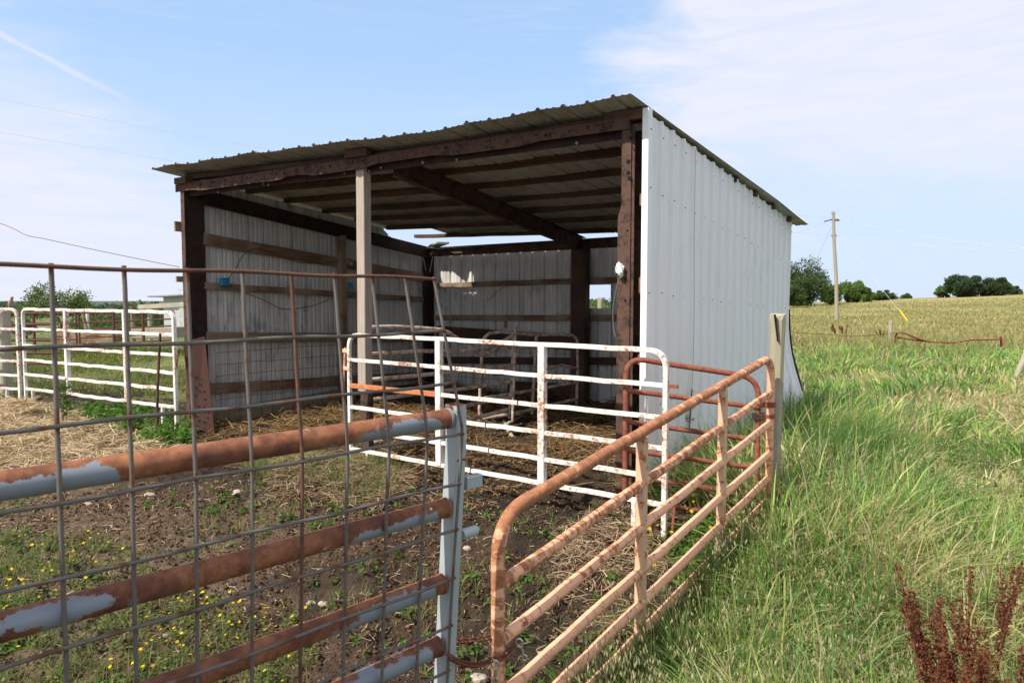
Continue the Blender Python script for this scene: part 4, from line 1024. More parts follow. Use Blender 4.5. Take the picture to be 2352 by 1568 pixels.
# ------------------------------------------------------------------ vegetation
def jitcol(base, n, v=.25, rs=RS): b = np.array(base)[None, :]*np.ones((n, 1)); k = 1+rs.uniform(-v, v, (n, 1)); return b*k*(1+rs.uniform(-.08, .08, (n, 3)))
def blades(name, P, h, w, yaw, lean, col, mat, droop=.35, kind='stuff', label=None, cat=None, tip=None, parent=None):
    """ribbons: P base points, lean = horizontal offset of the tip in units of h"""
    n = len(P); h = h[:, None]; T = [0, .38, .72, 1.0]
    wd = np.stack([np.cos(yaw), np.sin(yaw), np.zeros(n)], 1)*w[:, None]*.5
    L = np.concatenate([lean, np.zeros((n, 1))], 1); rows = []
    for t in T:
        c = P+L*h*t*t*1.0; c[:, 2] += (h[:, 0]*(t-droop*t*t*np.clip(np.linalg.norm(lean, axis=1), 0, 1.2)))
        rows.append(c)
    V = np.empty((n, 7, 3), np.float32)
    for i, k in enumerate((1.0, .85, .55)): V[:, 2*i] = rows[i]-wd*k; V[:, 2*i+1] = rows[i]+wd*k
    V[:, 6] = rows[3]
    b = (np.arange(n)*7)[:, None]
    q = np.concatenate([b+np.array([[0, 1, 3, 2]]), b+np.array([[2, 3, 5, 4]])]); t_ = b+np.array([[4, 5, 6]])
    C = np.repeat(col[:, None, :], 7, 1)
    if tip is not None: C[:, 4:, :] = C[:, 4:, :]*.45+tip[:, None, :]*.55
    o = npmesh(name, V.reshape(-1, 3), q, t_, C.reshape(-1, 3), mat, parent=parent)
    return tag(o, label, cat, kind=kind)
def quadsets(C, a, b):
    """quads from centres and half vectors a (length) and b (width): pointed leaves"""
    n = len(C); V = np.stack([C-a, C-a*.1+b, C+a, C-a*.1-b], 1); return V.reshape(-1, 3), (np.arange(n)*4)[:, None]+np.array([[0, 1, 2, 3]])
def rdir(n, rs=RS): v = rs.normal(size=(n, 3)); return v/np.linalg.norm(v, axis=1, keepdims=True)
G1, G2, G3, ST = (.14, .25, .06), (.25, .35, .09), (.38, .41, .14), (.64, .55, .32)
def polar(n, r0, r1, a0, a1): r = r0*(r1/r0)**RS.rand(n); a = RS.uniform(a0, a1, n); return r*np.sin(a), r*np.cos(a), r
def mixc(wts, cols, n):
    k = RS.choice(len(cols), n, p=np.array(wts)/sum(wts)); return np.array(cols)[k]*(1+RS.uniform(-.25, .25, (n, 1)))
# --- right-hand grass
def field(nt, per, r0, r1, name, rad=.07):
    """tufts: every tuft has its own height, hue and fall"""
    x, y, r = polar(nt, r0, r1, radians(-4), radians(51)); g = grassw(x, y); kp = g > .0
    x, y, r, g = x[kp], y[kp], r[kp], g[kp]; nt = len(x)
    s1 = fbm(x, y, .75, 3, 101); strip = np.exp(-(np.clip(g-.5, 0, 9)/.8)**2)*ss(.0, .35, g); track = ss(1.35, 1.9, g)*(1-ss(13, 17, y))
    near = 1-ss(3.0, 4.6, y)
    h = .15+.13*s1+strip*.22*(1-.45*near)+(1-track)*.10*near*ss(.5, 1.2, g)+ss(15, 22, y)*.14*(1-.5*ss(30, 60, y))
    h = h*RS.uniform(.5, 1.9, nt)*(1-.45*near*(1-ss(.15, .6, g))); h = h*(1-.45*near*(1-ss(.0, .9, g)))
    tuft = ss(.50, .66, s1)*RS.uniform(.4, 1, nt)
    dry = np.clip(.10+.85*track*ss(.30, .52, fbm(x, y, .9, 3, 121)+.05)+.45*ss(.50, .62, fbm(x, y, 1.7, 2, 131))*(y < 8), 0, .95)
    isd = RS.rand(nt) < dry; far = ss(15, 25, y)
    c1 = np.array([(.12, .25, .05), (.23, .39, .08), (.35, .50, .12), (.50, .52, .18), (.19, .37, .12)])[RS.choice(5, nt, p=[.30, .26, .20, .12, .12])]
    c2 = np.array([ST, (.46, .41, .18), (.36, .34, .14)])[RS.choice(3, nt, p=[.4, .3, .3])]
    c = np.where(isd[:, None], c2, c1)
    cf = np.array([(.37, .34, .13), (.34, .34, .12), (.34, .28, .12), (.30, .34, .12)])[RS.choice(4, nt)]
    c = np.where((RS.rand(nt) < far)[:, None], cf, c)
    h = np.where(isd & (track > .3), h*.62, h); ta = vn(x*.9, y*.9, 7)*9+RS.normal(0, .6, nt); tl = RS.uniform(.1, .75, nt)*np.where(isd, 1.5, 1)
    k = np.repeat(np.arange(nt), per); n = len(k); R_ = rad*(1+.10*r[k]); dx = RS.normal(0, 1, n); dy = RS.normal(0, 1, n)
    X_ = x[k]+dx*R_; Y_ = y[k]+dy*R_; ok = grassw(X_, Y_) > .0; k, dx, dy, X_, Y_ = k[ok], dx[ok], dy[ok], X_[ok], Y_[ok]; n = len(k)
    H_ = h[k]*RS.uniform(.5, 1.2, n)*(1-.45*ss(22, 45, r[k])); w = np.maximum(.0068, (.0019-.0008*ss(12, 30, r[k]))*r[k])*RS.uniform(.4, 2.0, n)
    lean = np.stack([np.cos(ta[k])*tl[k]+dx*.22+RS.normal(0, .22, n), np.sin(ta[k])*tl[k]+dy*.22+RS.normal(0, .22, n)], 1)
    col = c[k]*(1+RS.uniform(-.28, .28, (n, 1))*(1-.65*ss(20, 40, r[k]))[:, None]); od = RS.rand(n) < .10; col = np.where(od[:, None], np.array(ST)*RS.uniform(.6, 1, (n, 1)), col)
    blades(name, np.stack([X_, Y_, hgt(X_, Y_)-.01], 1), H_, w, RS.uniform(0, pi, n), lean, col, M_leaf, .55)
field(5600, 20, 1.7, 9, 'long_grass', .055)
field(4800, 20, 7, 28, 'meadow_grass', .08)
field(13000, 8, 21, 140, 'hay_field_grass', .2)
field(3500, 14, 4.5, 20, 'short_path_grass', .12)
# rank tall blades by wall corner
def clumps(name, cen, nper, rad, hh, ww, cols, wts, spread=.5, mat=M_leaf, up=.45):
    cs = np.array(cen); k = RS.randint(0, len(cs), nper*len(cs)); n = len(k)
    x = cs[k, 0]+RS.normal(0, rad, n); y = cs[k, 1]+RS.normal(0, rad, n); z = hgt(x, y)
    d = np.stack([x-cs[k, 0], y-cs[k, 1]], 1)/rad
    lean = d*spread*.35+RS.normal(0, spread*.35, (n, 2))
    blades(name, np.stack([x, y, z-.01], 1), RS.uniform(hh[0], hh[1], n), RS.uniform(ww[0], ww[1], n), RS.uniform(0, pi, n), lean, mixc(wts, cols, n), mat, up)
clumps('tall_reed_grass', [gr(px, py) [:2] for px, py in ((1810, 1050), (1835, 1030), (1860, 1060), (1900, 1090), (1930, 1110), (1960, 1080), (1990, 1060), (1820, 1010), (2020, 1090), (1880, 1030))], 190, .17, (.35, .72), (.007, .012), [(.10, .21, .05), (.15, .26, .07)], [1, 1], .35)
clumps('coarse_grass_tuft', [gr(px, py)[:2] for px, py in ((2000, 1200), (2070, 1230), (1960, 1330), (1900, 1300), (2100, 1180), (2160, 1060), (2210, 1090), (2280, 1100), (2330, 1060), (1850, 1400), (1780, 1480), (1400, 1560), (1480, 1540), (1600, 1500))], 200, .15, (.18, .40), (.005, .009), [(.08, .17, .035), (.12, .22, .05)], [1, 1], .9)
a_ = [sA[0]+(sB[0]-sA[0])*f for f in np.linspace(.05, .98, 16)]; b_2 = [sA[1]+(sB[1]-sA[1])*f for f in np.linspace(.05, .98, 16)]
clumps('gate_side_grass', [(p+.24, q-.20) for p, q in list(zip(a_, b_2))[4:]], 150, .11, (.16, .46), (.005, .009), [(.10, .19, .04), (.16, .25, .06), (.32, .30, .12)], [3, 3, 1], .8)
# seed heads (panicles) over the nearer grass
def panicles(n, r0, r1, name):
    x, y, r = polar(n, r0, r1, radians(4), radians(50)); g = grassw(x, y); kp = g > .1; x, y, g = x[kp], y[kp], g[kp]; n = len(x)
    z = hgt(x, y); h = RS.uniform(.34, .62, n); ln_ = RS.normal(0, .16, (n, 2))
    col = mixc([.5, .5], [(.22, .22, .09), (.32, .27, .13)], n)
    blades(name+'_stems', np.stack([x, y, z], 1), h, np.full(n, .0035), RS.uniform(0, pi, n), ln_, col, M_leaf, .2)
    m = 9; top = np.stack([x+ln_[:, 0]*h, y+ln_[:, 1]*h, z+h*.97], 1)
    C = np.repeat(top, m, 0)+np.concatenate([RS.normal(0, .030, (n*m, 2)), RS.uniform(-.13, .02, (n*m, 1))], 1)
    a = rdir(n*m)*.35+np.array([0, 0, -1]); a = a/np.linalg.norm(a, axis=1, keepdims=True); b = np.cross(a, rdir(n*m)); b /= np.linalg.norm(b, axis=1, keepdims=True)
    V, q = quadsets(C, a*RS.uniform(.010, .019, (n*m, 1)), b*RS.uniform(.0022, .0042, (n*m, 1)))
    cc = np.repeat(mixc([.5, .3, .2], [(.48, .45, .23), (.34, .37, .16), (.56, .46, .28)], n*m), 4, 0)
    tag(npmesh(name, V, q, None, cc, M_leaf), kind='stuff')
panicles(1700, 1.8, 6.5, 'grass_seed_heads')
# --- straw strands
def strands(name, n, fx, hh, ll, cols, wts, wid=(.0018, .004), flat=.25):
    x, y = fx(n); n = len(x); z = hgt(x, y)+RS.uniform(0, 1, n)*hh
    a = RS.uniform(0, 2*pi, n); L = RS.uniform(ll[0], ll[1], n)*.5; tz = RS.normal(0, flat, n)
    d = np.stack([np.cos(a), np.sin(a), tz], 1); d /= np.linalg.norm(d, axis=1, keepdims=True); s = np.cross(d, np.stack([RS.normal(0, .5, n), RS.normal(0, .5, n), np.ones(n)], 1)); s /= np.linalg.norm(s, axis=1, keepdims=True)
    w = (RS.uniform(wid[0], wid[1], n)*(1+.12*np.hypot(x, y)))[:, None]*.5; c = np.stack([x, y, z], 1)
    bend = np.stack([-np.sin(a), np.cos(a), np.zeros(n)], 1)*(RS.normal(0, .25, n)*L)[:, None]; bend[:, 2] += np.abs(RS.normal(0, .15, n))*L
    p0, p1, p2 = c-d*L[:, None], c+bend, c+d*L[:, None]
    V = np.stack([p0-s*w, p0+s*w, p1-s*w, p1+s*w, p2-s*w, p2+s*w], 1).reshape(-1, 3); b = (np.arange(n)*6)[:, None]
    q = np.concatenate([b+np.array([[0, 1, 3, 2]]), b+np.array([[2, 3, 5, 4]])])
    tag(npmesh(name, V, q, None, np.repeat(mixc(wts, cols, n), 6, 0), M_straw), kind='stuff')
def inpoly(pts):
    P_ = np.array(pts)
    def f(n):
        x = RS.uniform(P_[:, 0].min(), P_[:, 0].max(), n*2); y = RS.uniform(P_[:, 1].min(), P_[:, 1].max(), n*2); ins = np.zeros(len(x), bool); j = len(P_)-1
        for i in range(len(P_)):
            c = ((P_[i, 1] > y) != (P_[j, 1] > y)) & (x < (P_[j, 0]-P_[i, 0])*(y-P_[i, 1])/(P_[j, 1]-P_[i, 1]+1e-9)+P_[i, 0]); ins ^= c; j = i
        return x[ins], y[ins]
    return f
pale = [(.50, .38, .22), (.40, .29, .16), (.58, .46, .30), (.26, .18, .10)]
gold = [(.29, .185, .08), (.18, .11, .05), (.38, .27, .13), (.09, .055, .03)]
def fade(poly, sc, thr, seed):
    f = inpoly(poly)
    def g_(n): x, y = f(n); k = fbm(x, y, sc, 3, seed) > thr+RS.normal(0, .05, len(x)); return x[k], y[k]
    return g_
Lp = [gr(-150, 925)[:2], gr(60, 925)[:2], gr(200, 968)[:2], gr(330, 1010)[:2], gr(400, 1050)[:2], gr(350, 1085)[:2], gr(100, 1110)[:2], gr(-150, 1120)[:2]]
strands('pale_straw', 26000, fade(Lp, 1.2, .33, 201), .07, (.12, .42), pale, [4, 3, 2, 2])
shp = [S(.1, -.1, 0)[:2], S(WF-.2, .9, 0)[:2], S(WF-.1, DP, 0)[:2], S(.05, DP, 0)[:2]]
strands('golden_bedding_straw', 20000, fade(shp, .9, .46, 211), .09, (.10, .34), gold, [4, 4, 2, 3])
strands('trodden_straw', 9000, fade([S(.3, -1.2, 0)[:2], S(WF-.8, -.7, 0)[:2], S(WF-.2, .8, 0)[:2], S(.1, .4, 0)[:2]], 1.5, .42, 221), .03, (.04, .16), gold+[(.34, .24, .14)], [2, 3, 1, 3, 3])
strands('pale_straw_hump', 4200, fade([gr(640, 1060)[:2], gr(900, 1060)[:2], gr(960, 1120)[:2], gr(880, 1180)[:2], gr(620, 1160)[:2]], 2, .38, 231), .08, (.06, .26), [(.31, .22, .13), (.23, .155, .09), (.40, .31, .20), (.13, .085, .05)], [3, 4, 2, 3])
strands('dry_grass_litter', 2400, fade([gr(1280, 1215)[:2], gr(1440, 1165)[:2], gr(1560, 1290)[:2], gr(1420, 1420)[:2], gr(1270, 1330)[:2]], 2, .36, 241), .04, (.04, .2), [(.36, .26, .16), (.27, .18, .105), (.46, .36, .24), (.16, .105, .06)], [3, 3, 1, 3])
pen = [gr(-100, 1150, -.05)[:2], gr(900, 1090)[:2], gr(1440, 1170)[:2], gr(1700, 1230)[:2], (GA[0], GA[1]), (-.4, 1.9), (-3.2, 1.9)]
strands('scattered_chaff', 6000, fade(pen, 2.2, .42, 251), .012, (.012, .09), [(.34, .24, .14), (.20, .13, .075), (.46, .36, .22)], [3, 3, 1], (.0015, .004))
def thatch(n): x, y, r = polar(n, 1.9, 11, radians(4), radians(50)); k = (grassw(x, y) > .45) & (fbm(x, y, .8, 3, 401) > .50+RS.normal(0, .05, n)); return x[k], y[k]
strands('flattened_dead_grass', 26000, thatch, .16, (.10, .38), [(.58, .49, .28), (.44, .37, .20), (.66, .57, .36)], [3, 3, 2], (.003, .006), .35)
# mud crumbs
def crumbs(name, n, fx, sz, cols, wts, mat=M_vc):
    x, y = fx(n); n = len(x); z = hgt(x, y); s = sz[0]*(sz[1]/sz[0])**RS.rand(n)
    base = np.array([[1, 0, 0], [0, 1, 0], [-1, 0, 0], [0, -1, 0], [.2, .1, .8], [0, 0, -.6]])
    V = base[None]*s[:, None, None]*(1+RS.uniform(-.35, .35, (n, 6, 3))); a = RS.uniform(0, 6.3, n); ca, sa = np.cos(a), np.sin(a)
    V = np.stack([V[..., 0]*ca[:, None]-V[..., 1]*sa[:, None], V[..., 0]*sa[:, None]+V[..., 1]*ca[:, None], V[..., 2]], -1)+np.stack([x, y, z], 1)[:, None]
    t = np.array([[0, 1, 4], [1, 2, 4], [2, 3, 4], [3, 0, 4], [1, 0, 5], [2, 1, 5], [3, 2, 5], [0, 3, 5]]); T = (np.arange(n)*6)[:, None, None]+t[None]
    tag(npmesh(name, V.reshape(-1, 3), None, T.reshape(-1, 3), np.repeat(mixc(wts, cols, n), 6, 0), mat), kind='stuff')
crumbs('mud_crumbs', 42000, fade(pen, 2.0, .38, 261), (.003, .017), [(.085, .052, .030), (.13, .08, .045), (.05, .032, .021)], [3, 2, 3])
crumbs('dung_and_bedding_clods', 6000, fade(shp, 1.8, .4, 263), (.008, .03), [(.10, .06, .03), (.16, .10, .05), (.06, .04, .022)], [3, 2, 3])
crumbs('gravel', 900, fade(pen, 1.5, .45, 271), (.003, .010), [(.50, .44, .36), (.38, .31, .24)], [1, 1])
# bigger stones
def stone(px, py, size, lab, seed, group=None, flat=.6):
    p = gr(px, py, -.12)
    for _ in range(4): p = gr(px, py, gz(p[0], p[1]))
    m = MB(); r = np.random.RandomState(seed); V = []; f = []
    for i in range(7):
        for j in range(9):
            a, b = pi*i/6, 2*pi*j/9; k = 1+r.uniform(-.2, .2); V.append(p+np.array([size*k*sin(a)*cos(b), size*.75*k*sin(a)*sin(b), size*flat*(k*cos(a)+.35)]))
    for i in range(6):
        for j in range(9): f.append((i*9+j, (i+1)*9+j, (i+1)*9+(j+1) % 9, i*9+(j+1) % 9))
    m.add(V, f); o = m.build('stone', M_stone, None, loc=p); return tag(o, lab, 'stone', group)
stone(1073, 1262, .034, 'pale angular stone on the mud just right of the galvanised gate end post', 1)
stone(1345, 1322, .034, 'pale stone behind the middle rails of the salmon gate', 2)
stone(1100, 1560, .05, 'pale stone at the bottom edge between the galvanised post and the salmon gate', 3, flat=.4)
stone(742, 1390, .03, 'right one of two pale stones lying together behind the pipe gate', 4); stone(714, 1386, .026, 'left one of two pale stones lying together behind the pipe gate', 5)
stone(343, 1137, .045, 'pale flat stone just below the top pipe, left part of the gate', 6, flat=.35)
stone(200, 1158, .045, 'low tan stone on the mud near the left edge below the top pipe', 7, flat=.3)
stone(545, 1135, .05, 'pale upright stone below the top pipe between two mesh wires', 8)
for k, ((px, py), w_) in enumerate((((585, 1330), 'just under the second pipe, left of the middle mesh wires'), ((418, 1215), 'near the left edge of the pen, above the second pipe'), ((640, 1150), 'just below the top pipe at the edge of the straw hump'), ((975, 1330), 'left of two near the galvanised end post'), ((1010, 1345), 'right of two near the galvanised end post'), ((1190, 1420), 'between the galvanised post and the salmon upright'), ((1160, 1340), 'just right of the latch brackets'), ((1420, 1300), 'beside the dry litter behind the salmon gate'), ((880, 1240), 'below the straw hump near the right end of the second pipe'), ((520, 1520), 'among the buttercups at the bottom edge, left of centre'), ((690, 1440), 'between the second and third pipes in mid pen'), ((800, 1150), 'lying on the straw hump'), ((380, 1460), 'among the buttercups below the second pipe'), ((60, 1300), 'close to the left picture edge above the second pipe'), ((260, 1360), 'at the upper edge of the buttercup patch'), ((150, 1395), 'hidden low in the left part of the buttercup patch'), ((1240, 1500), 'at the foot of the salmon gate, beyond the hanging snap hook'), ((1090, 1480), 'just above the two sagging chains'))):
    stone(px, py, .010+.008*((k*7) % 5)/5, 'small pale stone '+w_, 20+k, 'small pale stones in the pen mud')
# --- weeds: little broad-leaved sprouts
def leafclump(n, cx, cy, cz, rx, rz, ls, cols, wts, upw=.5):
    d = rdir(n); d[:, 2] = np.abs(d[:, 2]); r = RS.rand(n, 1)**.45
    C = d*r*np.array([[rx, rx, rz]])+np.array([[cx, cy, cz]]); a = rdir(n)+d*.8; a[:, 2] *= .5; a /= np.linalg.norm(a, axis=1, keepdims=True)
    b = np.cross(a, rdir(n)*(1-upw)+np.array([0, 0, upw])); b /= np.linalg.norm(b, axis=1, keepdims=True); l = RS.uniform(.6, 1.3, (n, 1))*ls
    V, q = quadsets(C, a*l, b*l*.42); return V, q, np.repeat(mixc(wts, cols, n), 4, 0)
def merge(parts):
    V = []; Q = []; C = []; o = 0
    for v, q, c in parts: V.append(v); Q.append(q+o); C.append(c); o += len(v)
    return np.concatenate(V), np.concatenate(Q), np.concatenate(C)
WG = [(.10, .20, .030), (.14, .25, .045), (.07, .14, .025)]
def sprouts(name, n, fx, rx, rz, ls, k, WG=WG):
    x, y = fx(n); pr = []
    for a, b in zip(x, y):
        s = RS.uniform(.5, 1.4); pr.append(leafclump(k, a, b, gz(a, b), rx*s, rz*s, ls*(.7+.3*s), WG, [3, 2, 2]))
    v, q, c = merge(pr); tag(npmesh(name, v, q, None, c, M_leaf), kind='stuff')
sprouts('pen_weeds', 420, fade(pen, 1.3, .47, 281), .05, .05, .022, 14)
lw_ = [gr(-100, 1280, -.2)[:2], gr(300, 1310, -.2)[:2], gr(420, 1400, -.2)[:2], gr(720, 1480, -.25)[:2], gr(720, 1620, -.25)[:2], gr(-100, 1620, -.25)[:2]]
sprouts('buttercup_foliage', 380, fade(lw_, 1.5, .36, 291), .055, .07, .014, 22, [(.17, .22, .06), (.13, .19, .045), (.25, .24, .10)])
sprouts('meadow_weeds', 190, lambda n: (lambda q: (q[0][grassw(q[0], q[1]) > .3], q[1][grassw(q[0], q[1]) > .3]))(polar(n*2, 1.9, 8, radians(6), radians(48))), .10, .20, .034, 26, [(.16, .27, .06), (.22, .32, .09), (.11, .20, .05)])
gp = [gr(300, 940)[:2], gr(400, 960)[:2], gr(455, 1010)[:2], gr(445, 1040)[:2], gr(330, 1035)[:2], gr(230, 985)[:2], gr(170, 940)[:2]]
sprouts('nettle_patch', 240, inpoly(gp), .11, .17, .040, 34)
sprouts('nettle_patch', 90, inpoly([gr(1520, 1235)[:2], gr(1700, 1190)[:2], gr(1700, 1260)[:2], gr(1560, 1330)[:2]]), .10, .10, .026, 40)
sprouts('wall_foot_weeds', 110, inpoly([(1.05, 5.35), (1.75, 5.25), (1.95, 5.5), (2.1, 6.6), (1.75, 6.6)]), .12, .26, .035, 40)
def pensprig(name, n, fx, hh, rad):
    x, y = fx(n); n = len(x); k = 12; X_ = np.repeat(x, k)+RS.normal(0, rad, n*k); Y_ = np.repeat(y, k)+RS.normal(0, rad, n*k)
    blades(name, np.stack([X_, Y_, hgt(X_, Y_)-.005], 1), RS.uniform(hh[0], hh[1], n*k), RS.uniform(.003, .006, n*k), RS.uniform(0, pi, n*k), RS.normal(0, .45, (n*k, 2)), mixc([2, 2, 2], [(.13, .22, .045), (.19, .27, .07), (.34, .29, .14)], n*k), M_leaf, .4)
pensprig('pen_grass_sprouts', 560, fade(pen, 1.1, .50, 301), (.04, .13), .022)
pensprig('buttercup_grass', 300, fade(lw_, 1.6, .38, 303), (.05, .16), .05)
pensprig('rough_tussocks', 260, inpoly([gr(600, 1060)[:2], gr(930, 1080)[:2], gr(900, 1170)[:2], gr(560, 1130)[:2]]), (.06, .22), .04)
pensprig('wall_foot_grass', 420, inpoly([(1.0, 5.4), (1.85, 5.2), (2.3, 6.4), (2.2, 7.0), (1.75, 6.9)]), (.2, .5), .05)
def yard(n):
    x = RS.uniform(-16, -2.2, n*2); y = RS.uniform(9.2, 24, n*2); k = (x/y > -.78) & (inshed(x, y)[0] < -.2) & (fbm(x, y, .55, 3, 311) > .47+RS.normal(0, .04, len(x))); return x[k], y[k]
x, y = yard(26000); n = len(x)
blades('yard_grass', np.stack([x, y, hgt(x, y)-.01], 1), RS.uniform(.05, .20, n), RS.uniform(.012, .024, n), RS.uniform(0, pi, n), RS.normal(0, .5, (n, 2)), mixc([3, 2, 2], [(.11, .17, .035), (.17, .21, .05), (.20, .18, .07)], n), M_leaf)
def flowers(name, n, fx, hh, r):
    x, y = fx(n); n = len(x); z = hgt(x, y)+RS.uniform(hh[0], hh[1], n); C = np.stack([x, y, z], 1)
    nn = rdir(n)*.5+np.array([0, -.2, 1]); nn /= np.linalg.norm(nn, axis=1, keepdims=True); u = np.cross(nn, rdir(n)); u /= np.linalg.norm(u, axis=1, keepdims=True); v = np.cross(nn, u)
    R_ = (r*RS.uniform(.7, 1.3, n)*(1+.05*np.hypot(x, y)))[:, None]; V = [C]
    for k in range(10): a = 2*pi*k/10; q = 1.0 if k % 2 == 0 else .62; V.append(C+(u*cos(a)+v*sin(a))*R_*q+nn*R_*.3)
    V = np.stack(V, 1); T = np.array([[0, 1+k, 1+(k+1) % 10] for k in range(10)]); T = (np.arange(n)*11)[:, None, None]+T[None]
    tag(npmesh(name, V.reshape(-1, 3), None, T.reshape(-1, 3), np.repeat(mixc([3, 1], [(.80, .62, .02), (.70, .50, .02)], n), 11, 0), M_leaf), kind='stuff')
    kk = RS.rand(n) < 1.01; blades(name+'_stalks', C[kk]-np.array([0, 0, .10]), np.full(kk.sum(), .10), np.full(kk.sum(), .003), RS.uniform(0, pi, kk.sum()), np.zeros((kk.sum(), 2)), mixc([1], [(.12, .17, .05)], kk.sum()), M_leaf)
flowers('buttercup_flowers', 420, fade(lw_, 1.3, .42, 321), (.07, .15), .0085)
flowers('yard_buttercup_flowers', 1500, fade([(-14, 20), (-8, 20), (-3.2, 11.5), (-4.6, 9), (-8, 12)], .6, .46, 331), (.05, .16), .0062)
flowers('gate_foot_flowers', 40, inpoly([gr(1480, 1210)[:2], gr(1700, 1180)[:2], gr(1700, 1260)[:2], gr(1450, 1350)[:2]]), (.08, .16), .012)
# single tall weed left
def weedplant(name, p, h, nl, ls, lab, cols=WG, rad=.12):
    b = np.array([p[0], p[1], gz(p[0], p[1])]); th = thing(name, b, lab, 'weed')
    m = MB(); st = []
    for k in range(3):
        q = b+np.array([RS.normal(0, .03), RS.normal(0, .03), 0]); t_ = q+np.array([RS.normal(0, .05), RS.normal(0, .05), h*RS.uniform(.75, 1)]); st.append((q, t_)); m.tube([q, (q+t_)/2, t_], .005, 5)
    m.build('stem', M_bark, th)
    n = nl; k = RS.randint(0, 3, n); f = RS.uniform(.15, 1, n); A_ = np.array([s[0] for s in st])[k]; B_ = np.array([s[1] for s in st])[k]
    C = A_+(B_-A_)*f[:, None]; d = rdir(n); d[:, 2] = np.abs(d[:, 2])*.3; d /= np.linalg.norm(d, axis=1, keepdims=True); C = C+d*(rad*(1.1-f*.8))[:, None]
    w = np.cross(d, np.array([0, 0, 1.])+rdir(n)*.4); w /= np.linalg.norm(w, axis=1, keepdims=True); l = ls*RS.uniform(.6, 1.2, (n, 1))
    V, q = quadsets(C, d*l, w*l*.4); npmesh('leaves', V, q, None, np.repeat(mixc([3, 2, 2], cols, n), 4, 0), M_leaf, parent=th)
weedplant('leafy_weed', gr(150, 985), .72, 170, .055, 'tall leafy green weed in front of the left white panel, beside the straw')
weedplant('leafy_weed', gr(300, 1010), .35, 130, .05, 'low leafy weed at the edge of the straw near the shed corner')
weedplant('climbing_weed', (1.62, 6.1), 1.0, 60, .05, 'thin leafy vine climbing the white shed wall behind the red gate', rad=.07)
weedplant('leafy_weed', (-.62, 2.9), .13, 40, .03, 'small bright green weed by the stone near the galvanised post')
# docks with red seed heads
def dock(x, y, h, n, lab, seed):
    rs = np.random.RandomState(seed); z = gz(x, y); th = thing('dock_plant', (x, y, z), lab, 'dock plant', None); m = MB(); C = []
    for k in range(n):
        a = rs.uniform(0, 6.3); sp = rs.uniform(.08, .34); p = np.array([x, y, z]); q = p+np.array([cos(a)*sp, sin(a)*sp, h*rs.uniform(.7, 1)]); md = (p+q)/2+np.array([cos(a), sin(a), 0])*.02
        m.tube([p, md, q], .0035, 5)
        for f in rs.uniform(.30, 1.0, 330): C.append(p+(q-p)*f+rs.normal(0, .012*(1.3-f*.8), 3))
        for j in range(7):
            f0 = rs.uniform(.25, .75); s0 = p+(q-p)*f0; e0 = s0+np.array([cos(a+rs.uniform(-1.5, 1.5))*.06, sin(a+rs.uniform(-1.5, 1.5))*.06, h*rs.uniform(.14, .24)]); m.tube([s0, e0], .002, 4)
            for f in rs.uniform(.1, 1, 130): C.append(s0+(e0-s0)*f+rs.normal(0, .009, 3))
    m.build('stem', simple('dock_stem', (.16, .06, .035), .8) if 'dock_stem' not in bpy.data.materials else bpy.data.materials['dock_stem'], th)
    C = np.array(C); nn = len(C); a = rdir(nn, rs); b = np.cross(a, rdir(nn, rs)); b /= np.linalg.norm(b, axis=1, keepdims=True)
    V, q = quadsets(C, a*rs.uniform(.004, .008, (nn, 1)), b*rs.uniform(.003, .006, (nn, 1)))
    npmesh('seed_head', V, q, None, np.repeat(mixc([4, 3, 1], [(.20, .062, .030), (.13, .042, .022), (.32, .14, .07)], nn), 4, 0), M_leaf, parent=th)
dock(1.58, 2.25, 1.04, 9, 'dark red dock seed stalks in the lower right grass, left one of the two clumps', 5)
dock(1.86, 2.2, 1.14, 10, 'dark red dock seed stalks at the lower right edge, right one of the two clumps', 6)
dock(1.60, 2.02, .80, 6, 'shorter red dock stalks low between the two taller dock clumps', 8)
dock(1.80, 2.62, 1.05, 1, 'thin dock stalk rising behind the red dock clumps', 9)
for k, (px, py, Yd, h) in enumerate(((1922, 742, 30, .75), (1940, 742, 30, .7), (2025, 755, 28, .6), (1825, 765, 24, .5))):
    p = at(px, py, Yd); dock(p[0], p[1], h, 4, ('rusty dock stalks in the field just left of the pole foot', 'rusty dock stalks in the field just right of the pole foot', 'rusty dock stalks in the field near the short grey fence post', 'rusty dock stalks in the field close to the shed wall')[k], 20+k)
